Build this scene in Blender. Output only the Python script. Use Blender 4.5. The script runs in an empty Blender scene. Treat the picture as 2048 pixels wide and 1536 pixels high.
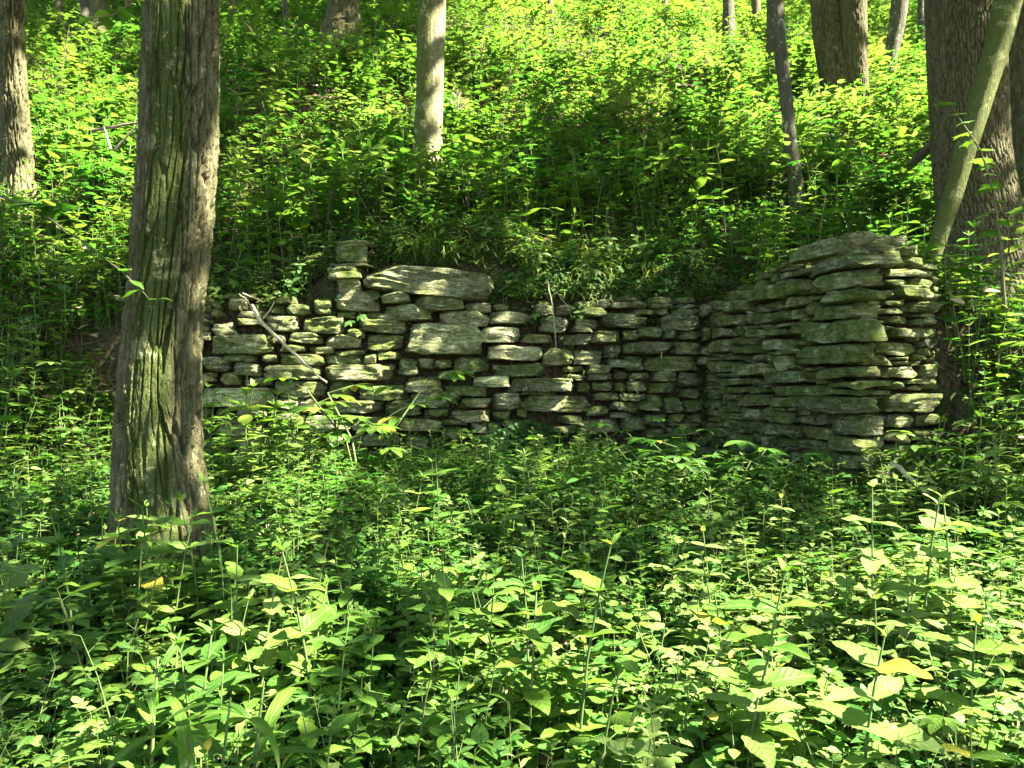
import bpy, math, random
import numpy as np
from mathutils import Vector, Matrix, Euler

random.seed(7)
RNG = np.random.default_rng(11)
SC = bpy.context.scene
COL = SC.collection
PI = math.pi

# ------------------------------------------------------------------ camera, sky, sun, exposure
F = 1607.0                                   # focal length in photo pixels (2048 wide)
CAMZ = 1.6
cam_d = bpy.data.cameras.new('camera')
cam_d.sensor_width = 36.0
cam_d.lens = F * 36.0 / 2048.0
cam_d.clip_start = 0.05
cam_d.clip_end = 400.0
cam = bpy.data.objects.new('camera', cam_d)
cam.location = (0, 0, CAMZ)
cam.rotation_euler = (math.radians(90), 0, 0)
COL.objects.link(cam)
SC.camera = cam

SUN_AZ, SUN_EL = math.radians(76), math.radians(51)   # azimuth from -Y towards +X
S = Vector((math.sin(SUN_AZ) * math.cos(SUN_EL), -math.cos(SUN_AZ) * math.cos(SUN_EL), math.sin(SUN_EL)))
world = bpy.data.worlds.new('World')
SC.world = world
world.use_nodes = True
wn = world.node_tree
wn.nodes.clear()
sky = wn.nodes.new('ShaderNodeTexSky')
sky.sky_type = 'NISHITA'
sky.sun_disc = False
sky.sun_elevation = SUN_EL
sky.sun_rotation = math.atan2(S.x, S.y)
bg = wn.nodes.new('ShaderNodeBackground')
bg.inputs['Strength'].default_value = 0.05
wo = wn.nodes.new('ShaderNodeOutputWorld')
wn.links.new(sky.outputs[0], bg.inputs[0])
wn.links.new(bg.outputs[0], wo.inputs[0])
sun_d = bpy.data.lights.new('sun', 'SUN')
sun_d.energy = 5.0
sun_d.angle = math.radians(0.53)
sun_d.color = (1.0, 0.95, 0.83)
sun = bpy.data.objects.new('sun', sun_d)
sun.rotation_euler = S.to_track_quat('Z', 'Y').to_euler()
sun.location = (20, -10, 40)
COL.objects.link(sun)
vs = SC.view_settings
vs.view_transform = 'Standard'
vs.look = 'None'
vs.exposure = 3.85
vs.gamma = 1.0
vs.use_curve_mapping = False
cy = SC.cycles
cy.max_bounces = 6
cy.diffuse_bounces = 3
cy.glossy_bounces = 2
cy.transmission_bounces = 4
cy.use_denoising = True

# ------------------------------------------------------------------ numpy noise
def _hash(ix, iy, iz, seed):
    h = (ix.astype(np.int64) * 374761393 + iy.astype(np.int64) * 668265263 + iz.astype(np.int64) * 2147483647 + seed * 974711) & 0xffffffff
    h = ((h ^ (h >> 13)) * 1274126177) & 0xffffffff
    h = ((h ^ (h >> 16)) * 2246822519) & 0xffffffff
    h = h ^ (h >> 15)
    return (h & 0xffffff) / float(0xffffff)

def vnoise(p, seed=0):
    i = np.floor(p); f = p - i; i = i.astype(np.int64)
    f = f * f * (3 - 2 * f)
    r = 0
    for dx in (0, 1):
        wx = f[:, 0] if dx else 1 - f[:, 0]
        for dy in (0, 1):
            wy = f[:, 1] if dy else 1 - f[:, 1]
            for dz in (0, 1):
                wz = f[:, 2] if dz else 1 - f[:, 2]
                r = r + wx * wy * wz * _hash(i[:, 0] + dx, i[:, 1] + dy, i[:, 2] + dz, seed)
    return r * 2 - 1

def fbm(p, seed=0, o=3):
    r = 0; a = 1.0; t = 0
    for k in range(o):
        r = r + a * vnoise(p * (2.03 ** k) + 17.3 * k, seed + k); t += a; a *= 0.5
    return r / t

def worley(u, v, n, seed=0):
    """F2-F1, F1 and cell value in a 2D jittered lattice, periodic in u with period n."""
    iu = np.floor(u).astype(np.int64); iv = np.floor(v).astype(np.int64)
    d1 = np.full(u.shape, 9.0); d2 = np.full(u.shape, 9.0); cid = np.zeros(u.shape)
    z0 = np.zeros_like(iu)
    for a in (-1, 0, 1):
        for b in (-1, 0, 1):
            cu = iu + a; cv = iv + b; w = np.mod(cu, n)
            pu = cu + 0.1 + 0.8 * _hash(w, cv, z0, seed); pv = cv + 0.1 + 0.8 * _hash(w, cv, z0 + 1, seed)
            d = np.hypot(pu - u, pv - v)
            m = d < d1
            d2 = np.where(m, d1, np.minimum(d2, d))
            cid = np.where(m, _hash(w, cv, z0 + 2, seed), cid)
            d1 = np.where(m, d, d1)
    return d2 - d1, d1, cid

def sstep(a, b, x):
    t = np.clip((x - a) / (b - a), 0, 1)
    return t * t * (3 - 2 * t)

# ------------------------------------------------------------------ scene helpers
def mesh(name, V, Q, mats=(), uv=None, mi=None, smooth=True, attr=None):
    V = np.asarray(V, dtype=np.float32); Q = np.asarray(Q, dtype=np.int32)
    k = Q.shape[1]
    me = bpy.data.meshes.new(name)
    me.vertices.add(len(V)); me.vertices.foreach_set('co', V.ravel())
    me.loops.add(Q.size); me.loops.foreach_set('vertex_index', Q.ravel())
    me.polygons.add(len(Q)); me.polygons.foreach_set('loop_start', np.arange(0, Q.size, k, dtype=np.int32))
    if mi is not None:
        me.polygons.foreach_set('material_index', np.asarray(mi, dtype=np.int32))
    me.polygons.foreach_set('use_smooth', np.full(len(Q), smooth))
    if uv is not None:
        l = me.uv_layers.new(name='UV')
        l.data.foreach_set('uv', np.asarray(uv, dtype=np.float32)[Q.ravel()].ravel())
    for an, av in (attr or {}).items():
        at = me.attributes.new(an, 'FLOAT', 'POINT')
        at.data.foreach_set('value', np.asarray(av, dtype=np.float32))
    for m in mats:
        me.materials.append(m)
    me.update(calc_edges=True)
    return me

def link(name, me, parent=None, loc=None, label=None, cat=None, group=None, kind=None):
    o = bpy.data.objects.new(name, me)
    COL.objects.link(o)
    if parent is not None: o.parent = parent
    if loc is not None: o.location = loc
    if label: o['label'] = label
    if cat: o['category'] = cat
    if group: o['group'] = group
    if kind: o['kind'] = kind
    return o

def tube(pts, rad, n=8, cap=True):
    """a tapered tube through pts: verts, quads"""
    pts = [Vector(p) for p in pts]
    V = []; Q = []
    ref = Vector((0.31, 0.87, 0.2))
    for i, p in enumerate(pts):
        t = (pts[min(i + 1, len(pts) - 1)] - pts[max(i - 1, 0)]).normalized()
        a = t.cross(ref).normalized(); b = t.cross(a)
        r = rad[i] if hasattr(rad, '__len__') else rad
        for k in range(n):
            an = 2 * PI * k / n
            V.append(p + a * (r * math.cos(an)) + b * (r * math.sin(an)))
    for i in range(len(pts) - 1):
        for k in range(n):
            k2 = (k + 1) % n
            Q.append((i * n + k, i * n + k2, (i + 1) * n + k2, (i + 1) * n + k))
    return np.array([tuple(v) for v in V]), np.array(Q)

def join(chunks):
    """chunks: (V, Q, UV or None, material index)"""
    Vs = []; Qs = []; Us = []; Ms = []; n = 0
    for V, Q, U, m in chunks:
        Vs.append(V); Qs.append(Q + n); n += len(V)
        Us.append(U if U is not None else np.full((len(V), 2), 0.25)); Ms.append(np.full(len(Q), m))
    return np.vstack(Vs), np.vstack(Qs), np.vstack(Us), np.concatenate(Ms)

# ------------------------------------------------------------------ materials
class NT:
    def __init__(self, name):
        self.m = bpy.data.materials.new(name); self.m.use_nodes = True
        self.t = self.m.node_tree; self.t.nodes.clear()
        self.out = self.n('ShaderNodeOutputMaterial')
    def n(self, ty, **kw):
        x = self.t.nodes.new(ty)
        for k, v in kw.items():
            if k.startswith('i_'):
                x.inputs[k[2:].replace('_', ' ')].default_value = v
            else:
                setattr(x, k, v)
        return x
    def l(self, a, b): self.t.links.new(a, b)
    def noise(self, vec, scale, detail=4, rough=0.6, dist=0.0):
        x = self.n('ShaderNodeTexNoise'); x.inputs['Scale'].default_value = scale
        x.inputs['Detail'].default_value = detail; x.inputs['Roughness'].default_value = rough
        x.inputs['Distortion'].default_value = dist
        if vec is not None: self.l(vec, x.inputs['Vector'])
        return x.outputs['Fac']
    def ramp(self, fac, stops, interp='LINEAR'):
        x = self.n('ShaderNodeValToRGB'); r = x.color_ramp; r.interpolation = interp
        while len(r.elements) < len(stops): r.elements.new(0.5)
        for e, (p, c) in zip(r.elements, stops):
            e.position = p; e.color = (*c, 1) if len(c) == 3 else c
        self.l(fac, x.inputs[0]); return x.outputs[0]
    def mix(self, fac, a, b, mode='MIX'):
        x = self.n('ShaderNodeMix'); x.data_type = 'RGBA'; x.blend_type = mode
        for s, v in ((x.inputs[0], fac), (x.inputs[6], a), (x.inputs[7], b)):
            if hasattr(v, 'is_linked'): self.l(v, s)
            elif isinstance(v, tuple): s.default_value = (*v, 1)
            else: s.default_value = v
        return x.outputs[2]
    def math(self, op, a, b=0.0, c=0.0, clamp=False):
        x = self.n('ShaderNodeMath'); x.operation = op; x.use_clamp = clamp
        for s, v in zip(x.inputs, (a, b, c)):
            if hasattr(v, 'is_linked'): self.l(v, s)
            else: s.default_value = v
        return x.outputs[0]
    def mapv(self, vec, scale):
        x = self.n('ShaderNodeMapping'); x.inputs['Scale'].default_value = scale
        self.l(vec, x.inputs['Vector']); return x.outputs[0]
    def bump(self, h, strength, dist, normal=None):
        x = self.n('ShaderNodeBump'); x.inputs['Strength'].default_value = strength; x.inputs['Distance'].default_value = dist
        self.l(h, x.inputs['Height'])
        if normal is not None: self.l(normal, x.inputs['Normal'])
        return x.outputs[0]
    def principled(self, col, rough=0.8, normal=None, spec=0.3):
        x = self.n('ShaderNodeBsdfPrincipled')
        if hasattr(col, 'is_linked'): self.l(col, x.inputs['Base Color'])
        else: x.inputs['Base Color'].default_value = (*col, 1)
        if hasattr(rough, 'is_linked'): self.l(rough, x.inputs['Roughness'])
        else: x.inputs['Roughness'].default_value = rough
        x.inputs['Specular IOR Level'].default_value = spec
        if normal is not None: self.l(normal, x.inputs['Normal'])
        return x.outputs[0]
    def done(self, sh): self.l(sh, self.out.inputs[0]); return self.m

def leaf_mat(name, cols, trans, tfac=0.42, rough=0.5, veins=7.0, spec=0.22):
    t = NT(name)
    oi = t.n('ShaderNodeObjectInfo'); uv = t.n('ShaderNodeUVMap'); uv.uv_map = 'UV'
    geo = t.n('ShaderNodeNewGeometry')
    sep = t.n('ShaderNodeSeparateXYZ'); t.l(uv.outputs[0], sep.inputs[0])
    n1 = t.noise(geo.outputs['Position'], 3.0, 2)
    f = t.math('ADD', t.math('MULTIPLY', oi.outputs['Random'], 0.65), t.math('MULTIPLY', n1, 0.35))
    k = len(cols)
    base = t.ramp(f, [(0.15 + 0.7 * i / max(k - 1, 1), c) for i, c in enumerate(cols)])
    tr = t.ramp(f, [(0.15 + 0.7 * i / max(k - 1, 1), c) for i, c in enumerate(trans)])
    au = t.math('ABSOLUTE', t.math('SUBTRACT', sep.outputs[0], 0.5))
    mid = t.math('LESS_THAN', au, 0.035)
    if veins:
        ph = t.math('FRACT', t.math('MULTIPLY', t.math('SUBTRACT', sep.outputs[1], t.math('MULTIPLY', au, 0.55)), veins))
        side = t.math('LESS_THAN', ph, 0.13)
        vein = t.math('MAXIMUM', mid, t.math('MULTIPLY', side, 0.55))
        quilt = t.math('ADD', t.math('PINGPONG', ph, 0.5), t.math('MULTIPLY', au, -0.6))
    else:
        vein = mid; quilt = t.noise(geo.outputs['Position'], 60, 2)
    base = t.mix(t.math('MULTIPLY', vein, 0.42), base, (0.17, 0.24, 0.08))
    nf = t.noise(geo.outputs['Position'], 45, 3)
    base = t.mix(t.math('MULTIPLY', t.math('GREATER_THAN', nf, 0.70), 0.5), base, (0.16, 0.15, 0.03))
    nb = t.bump(quilt, 0.6, 0.005)
    p = t.principled(base, rough, nb, spec)
    trn = t.n('ShaderNodeBsdfTranslucent'); t.l(tr, trn.inputs[0]); t.l(nb, trn.inputs['Normal'])
    ms = t.n('ShaderNodeMixShader'); ms.inputs[0].default_value = tfac
    t.l(p, ms.inputs[1]); t.l(trn.outputs[0], ms.inputs[2])
    return t.done(ms.outputs[0])

M = {}
M['leaf_mid'] = leaf_mat('leaf_mid_green', [(0.034, 0.085, 0.008), (0.055, 0.115, 0.011), (0.085, 0.150, 0.016)],
                         [(0.07, 0.19, 0.012), (0.11, 0.24, 0.016), (0.17, 0.28, 0.02)])
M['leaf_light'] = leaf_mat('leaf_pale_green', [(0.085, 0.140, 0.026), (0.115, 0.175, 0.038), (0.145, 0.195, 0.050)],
                           [(0.13, 0.24, 0.03), (0.17, 0.28, 0.035), (0.22, 0.30, 0.04)])  # pale green leaf, whitened to carry sunlit highlights in its colour
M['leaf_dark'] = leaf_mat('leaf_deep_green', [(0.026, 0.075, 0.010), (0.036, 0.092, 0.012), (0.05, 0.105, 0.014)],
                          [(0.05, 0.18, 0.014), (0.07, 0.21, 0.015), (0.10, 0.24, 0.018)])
M['leaf_gold'] = leaf_mat('leaf_yellow_green', [(0.055, 0.115, 0.012), (0.08, 0.145, 0.015), (0.105, 0.16, 0.02)],
                          [(0.11, 0.21, 0.018), (0.15, 0.25, 0.022), (0.21, 0.27, 0.03)], tfac=0.42)  # yellow-green leaf; on the bright slope its colour stands in for backlight
M['leaf_small'] = leaf_mat('leaf_small_green', [(0.025, 0.085, 0.012), (0.04, 0.110, 0.016), (0.065, 0.14, 0.02)],
                           [(0.06, 0.22, 0.014), (0.10, 0.27, 0.016), (0.16, 0.31, 0.02)], veins=0)
M['leaf_yellow'] = leaf_mat('leaf_yellowed', [(0.20, 0.20, 0.02), (0.28, 0.24, 0.03)], [(0.45, 0.42, 0.03), (0.5, 0.40, 0.03)])
M['grass'] = leaf_mat('grass_blade_green', [(0.05, 0.10, 0.018), (0.08, 0.13, 0.025), (0.14, 0.14, 0.05)],
                      [(0.12, 0.24, 0.02), (0.18, 0.27, 0.03), (0.25, 0.25, 0.06)], tfac=0.3, veins=0)
M['crown'] = leaf_mat('crown_leaf_green', [(0.035, 0.085, 0.012), (0.06, 0.12, 0.016), (0.08, 0.14, 0.02)],
                      [(0.10, 0.24, 0.014), (0.16, 0.30, 0.016), (0.24, 0.34, 0.02)], veins=0)

def flat_mat(name, cols, rough=0.75, scale=20, bump=0.2):
    t = NT(name)
    geo = t.n('ShaderNodeNewGeometry'); oi = t.n('ShaderNodeObjectInfo')
    n = t.noise(geo.outputs['Position'], scale, 4)
    f = t.math('ADD', t.math('MULTIPLY', n, 0.6), t.math('MULTIPLY', oi.outputs['Random'], 0.4))
    c = t.ramp(f, [(0.25 + 0.5 * i / max(1, len(cols) - 1), x) for i, x in enumerate(cols)])
    return t.done(t.principled(c, rough, t.bump(n, bump, 0.01)))
M['stem'] = flat_mat('stem_green', [(0.04, 0.08, 0.015), (0.07, 0.11, 0.025), (0.09, 0.09, 0.03)])
M['twig'] = flat_mat('twig_brown', [(0.06, 0.045, 0.025), (0.11, 0.085, 0.05)])
M['litter'] = flat_mat('dead_leaf_brown', [(0.07, 0.045, 0.02), (0.16, 0.115, 0.055), (0.32, 0.25, 0.14)], 0.7, 30)
M['deadwood'] = flat_mat('dead_branch_pale', [(0.12, 0.095, 0.055), (0.27, 0.22, 0.135), (0.40, 0.34, 0.22)], 0.8, 30, 0.5)
M['plume'] = flat_mat('flower_plume_cream', [(0.42, 0.40, 0.20), (0.60, 0.56, 0.34)])

def soil_mat():
    t = NT('woodland_soil')
    geo = t.n('ShaderNodeNewGeometry'); P_ = geo.outputs['Position']
    n1 = t.noise(P_, 3, 5); n2 = t.noise(P_, 28, 4, 0.7)
    c = t.ramp(n2, [(0.3, (0.016, 0.012, 0.006)), (0.5, (0.042, 0.032, 0.016)), (0.68, (0.10, 0.078, 0.040))])
    c = t.mix(t.math('MULTIPLY', t.math('GREATER_THAN', n1, 0.55), 0.6), c, (0.03, 0.045, 0.01))
    return t.done(t.principled(c, 0.95, t.bump(n2, 0.8, 0.05), 0.1))
M['soil'] = soil_mat()

def stone_mat(name, moss, tone):
    t = NT(name)
    geo = t.n('ShaderNodeNewGeometry'); P_ = geo.outputs['Position']; oi = t.n('ShaderNodeObjectInfo')
    pos = t.n('ShaderNodeVectorMath'); pos.operation = 'ADD'
    t.l(P_, pos.inputs[0])
    rv = t.n('ShaderNodeCombineXYZ'); t.l(t.math('MULTIPLY', oi.outputs['Random'], 37.0), rv.inputs[0]); t.l(rv.outputs[0], pos.inputs[1])
    p = pos.outputs[0]
    flat = t.mapv(p, (1, 1, 5.0))
    big = t.noise(p, 5, 5, 0.65, 0.4); fine = t.noise(p, 42, 5, 0.7); strata = t.noise(flat, 10, 5, 0.65, 0.5); pit = t.noise(p, 85, 3, 0.6)
    a = tuple(x * tone for x in (0.10, 0.10, 0.045)); b = tuple(x * tone for x in (0.245, 0.24, 0.14)); c_ = tuple(x * tone for x in (0.44, 0.435, 0.30))
    col = t.ramp(t.math('ADD', t.math('MULTIPLY', strata, 0.6), t.math('MULTIPLY', fine, 0.4)), [(0.38, a), (0.5, b), (0.61, c_)])
    tint = t.ramp(oi.outputs['Random'], [(0.0, (0.45, 0.46, 0.40)), (0.2, (0.85, 0.85, 0.74)), (0.45, (1.05, 1.0, 0.85)), (0.7, (0.72, 0.80, 0.58)), (0.85, (1.3, 1.28, 1.15)), (1.0, (1.0, 0.92, 0.75))])
    col = t.mix(1.0, col, tint, 'MULTIPLY')
    # pale lichen crusts
    lich = t.math('MULTIPLY', t.math('GREATER_THAN', t.noise(p, 13, 5, 0.72, 0.8), 0.60), t.math('GREATER_THAN', fine, 0.43))
    col = t.mix(t.math('MULTIPLY', lich, 0.75), col, (0.50, 0.52, 0.34))
    # moss, more of it on surfaces that face up
    sepn = t.n('ShaderNodeSeparateXYZ'); t.l(geo.outputs['Normal'], sepn.inputs[0])
    mm = t.math('ADD', t.math('ADD', big, t.math('MULTIPLY', sepn.outputs[2], 0.13)), t.math('MULTIPLY', t.math('SUBTRACT', fine, 0.5), 0.5))
    mm = t.math('ADD', mm, t.math('MULTIPLY', t.math('SUBTRACT', oi.outputs['Random'], 0.5), 0.16))
    mk = t.ramp(mm, [(0.52 - moss, (0, 0, 0)), (0.66 - moss, (1, 1, 1))])
    mcol = t.ramp(t.noise(p, 18, 3), [(0.35, (0.024, 0.038, 0.006)), (0.55, (0.075, 0.105, 0.013)), (0.7, (0.16, 0.18, 0.022))])
    col = t.mix(t.math('MULTIPLY', mk, 0.86), col, mcol)
    h = t.math('ADD', t.math('ADD', t.math('MULTIPLY', strata, 1.0), t.math('MULTIPLY', fine, 0.55)), t.math('MULTIPLY', pit, 0.3))
    return t.done(t.principled(col, 0.9, t.bump(h, 1.0, 0.05), 0.15))
M['stone'] = stone_mat('mossy_limestone', 0.07, 0.95)
M['stone_pier'] = stone_mat('mossy_slab_stone', 0.14, 1.15)
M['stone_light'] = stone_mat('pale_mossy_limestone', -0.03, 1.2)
M['stone_pale_lit'] = stone_mat('pale_sunlit_limestone', -0.16, 1.45)  # pale rocks, and wall stones with sunlight painted into their colour

def bark_mat(name, c0, c1, c2, moss=0.0, lichen=0.5, scale=1.0, mosscol=(0.055, 0.075, 0.014), lichcol=(0.36, 0.36, 0.22)):
    t = NT(name)
    geo = t.n('ShaderNodeNewGeometry'); p = geo.outputs['Position']
    v = t.mapv(p, (1, 1, 0.22))
    n = t.noise(v, 26 * scale, 6, 0.7, 0.6); f = t.noise(p, 90 * scale, 4, 0.7); big = t.noise(p, 3.2 * scale, 5, 0.65, 0.5)
    at = t.n('ShaderNodeAttribute'); at.attribute_name = 'moss'
    col = t.ramp(t.math('ADD', t.math('MULTIPLY', n, 0.65), t.math('MULTIPLY', f, 0.35)), [(0.33, c0), (0.5, c1), (0.66, c2)])
    lk = t.math('GREATER_THAN', t.math('ADD', t.noise(p, 9 * scale, 6, 0.75, 0.6), t.math('MULTIPLY', at.outputs['Fac'], 0.10)), 0.72 - 0.2 * lichen)
    col = t.mix(t.math('MULTIPLY', lk, 0.7), col, lichcol)
    mk = t.ramp(t.math('ADD', t.math('ADD', t.math('MULTIPLY', at.outputs['Fac'], 0.5), t.math('MULTIPLY', big, 0.55)), t.math('MULTIPLY', f, 0.35)),
                [(0.62 - moss, (0, 0, 0)), (0.74 - moss, (1, 1, 1))])
    mc = t.ramp(f, [(0.3, tuple(x * 0.45 for x in mosscol)), (0.6, mosscol), (0.75, (mosscol[0] * 2.1, mosscol[1] * 1.6, mosscol[2]))])
    col = t.mix(t.math('MULTIPLY', mk, 0.9), col, mc)
    l2 = t.math('MULTIPLY', t.math('GREATER_THAN', t.math('ADD', t.noise(p, 5.5 * scale, 6, 0.75, 0.5), t.math('MULTIPLY', f, 0.12)), 0.64), t.math('MINIMUM', t.math('MULTIPLY', at.outputs['Fac'], 1.4), 1.0))
    col = t.mix(t.math('MULTIPLY', l2, 0.8), col, tuple(x * k_ for x, k_ in zip(lichcol, (0.72, 0.70, 0.52))))
    h = t.math('ADD', t.math('MULTIPLY', n, 1.0), t.math('MULTIPLY', f, 0.5))
    return t.done(t.principled(col, 0.92, t.bump(h, 1.0, 0.03), 0.12))
M['bark_furrow'] = bark_mat('furrowed_bark', (0.04, 0.036, 0.015), (0.105, 0.096, 0.045), (0.20, 0.188, 0.10), 0.09, 0.4)
M['bark_brown'] = bark_mat('brown_fine_bark', (0.04, 0.036, 0.016), (0.10, 0.088, 0.042), (0.18, 0.16, 0.08), 0.11, 0.3)
M['bark_moss'] = bark_mat('moss_green_bark', (0.08, 0.075, 0.035), (0.16, 0.16, 0.07), (0.28, 0.28, 0.13), 0.16, 0.45, 1.0, (0.085, 0.10, 0.02), (0.27, 0.29, 0.15))
M['bark_lichen'] = bark_mat('lichen_mottled_bark', (0.04, 0.036, 0.022), (0.085, 0.08, 0.05), (0.13, 0.125, 0.08), 0.09, 0.65, 1.0, (0.05, 0.06, 0.015), (0.36, 0.38, 0.27))
M['bark_yellow'] = bark_mat('yellow_mossed_bark', (0.07, 0.065, 0.028), (0.17, 0.155, 0.08), (0.29, 0.27, 0.17), 0.10, 0.55, 1.0, (0.085, 0.10, 0.016), (0.42, 0.40, 0.29))

# ------------------------------------------------------------------ terrain
WB0 = (-3.5, 7.55); WI = (2.02, 8.2); PC = (2.617, 6.0)      # wall left end, inner corner, pier corner
def unit(a, b):
    d = (b[0] - a[0], b[1] - a[1]); L = math.hypot(*d); return (d[0] / L, d[1] / L), L
TB, LB = unit(WB0, WI); TL, LL = unit(WI, PC); TR = (-TL[1], TL[0]); LR = 0.75
PY = np.array([-6, 0, 2, 4.6, 6.2, 8.1, 11, 14, 20, 28, 34, 42, 60.])
PZ = np.array([-0.5, -0.15, 0.05, 0.45, 0.72, 2.43, 4.46, 6.40, 10.3, 15.3, 19.0, 23.0, 30.])

def height(x, y):
    x = np.asarray(x, dtype=float); y = np.asarray(y, dtype=float)
    sh = x.shape
    xf = x.ravel(); yf = y.ravel()
    h = np.interp(yf, PY, PZ)
    h = h - 0.045 * np.clip(xf - 1.5, 0, 20) * sstep(9, 18, yf)
    h = h + 0.36 * sstep(1.35, 0.75, np.abs(xf + 0.95)) * sstep(1.3, 0.35, np.abs(yf - 8.35))
    # the alcove in front of the wall and left of the pier
    ub = (xf - WB0[0]) * TB[0] + (yf - WB0[1]) * TB[1]
    db = -(xf - WB0[0]) * TB[1] + (yf - WB0[1]) * TB[0]         # >0 behind the wall face
    pa = -((xf - PC[0]) * TL[0] + (yf - PC[1]) * TL[1])         # along the pier, from its corner back
    pb = (xf - PC[0]) * TR[0] + (yf - PC[1]) * TR[1]            # across the pier, >0 inside
    floor_ = 0.70 + 0.02 * (yf - 6)
    edge = sstep(0.17, 0.27, db)
    left = sstep(-0.1, 0.9, -ub)
    inside_left = sstep(0.12, 0.24, pb)
    k = np.clip(edge + left + inside_left, 0, 1)
    cut = np.minimum(h, floor_)
    h = cut * (1 - k) + h * k
    top = 2.44 + 0.0 * pa
    m_in = np.where((pa > 0.22) & (pb > 0.17) & (pb < 0.78), top, -9)
    m_r = np.where(pb >= 0.78, np.minimum(2.5 - 0.55 * (pb - 0.78), 0.75 + (pa + 0.35) * 2.1), -9)
    m_r = np.where((pa > -0.4) & (pa < 3.4), m_r, -9)
    m_in = np.where(pa < 3.4, m_in, -9)
    h = np.maximum(h, np.maximum(m_in, m_r))
    p = np.stack([xf * 0.55, yf * 0.55, np.zeros_like(xf)], 1)
    amp = 0.05 + 0.13 * sstep(8.5, 12, yf)
    h = h + amp * fbm(p, 3, 3)
    return h.reshape(sh)

def h1(x, y): return float(height(np.array([x]), np.array([y]))[0])

def grid_mesh(xs, ys):
    X, Y = np.meshgrid(xs, ys)
    Z = height(X, Y)
    V = np.stack([X.ravel(), Y.ravel(), Z.ravel()], 1)
    nx = len(xs); ny = len(ys)
    i = np.arange(nx - 1)[None, :] + nx * np.arange(ny - 1)[:, None]
    i = i.ravel()
    return V, np.stack([i, i + 1, i + nx + 1, i + nx], 1)
xs = np.concatenate([np.arange(-45, -6, 0.8), np.arange(-6, 6.5, 0.09), np.arange(6.5, 46, 0.8)])
ys = np.concatenate([np.arange(-25, 1, 0.8), np.arange(1, 12, 0.09), np.arange(12, 62, 0.5)])
V, Q = grid_mesh(xs, ys)
link('ground', mesh('ground', V, Q, [M['soil']]), kind='structure')

def ray_ground(px, py, y0=1.5, y1=55, lift=0.0):
    ys_ = np.arange(y0, y1, 0.02)
    z = CAMZ - (py - 768) / F * ys_
    g = height((px - 1024) / F * ys_, ys_) + lift
    k = np.nonzero(g >= z)[0]
    return float(ys_[k[0]]) if len(k) else y1
def at(px, py, Y): return Vector(((px - 1024) / F * Y, Y, CAMZ - (py - 768) / F * Y))

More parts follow.
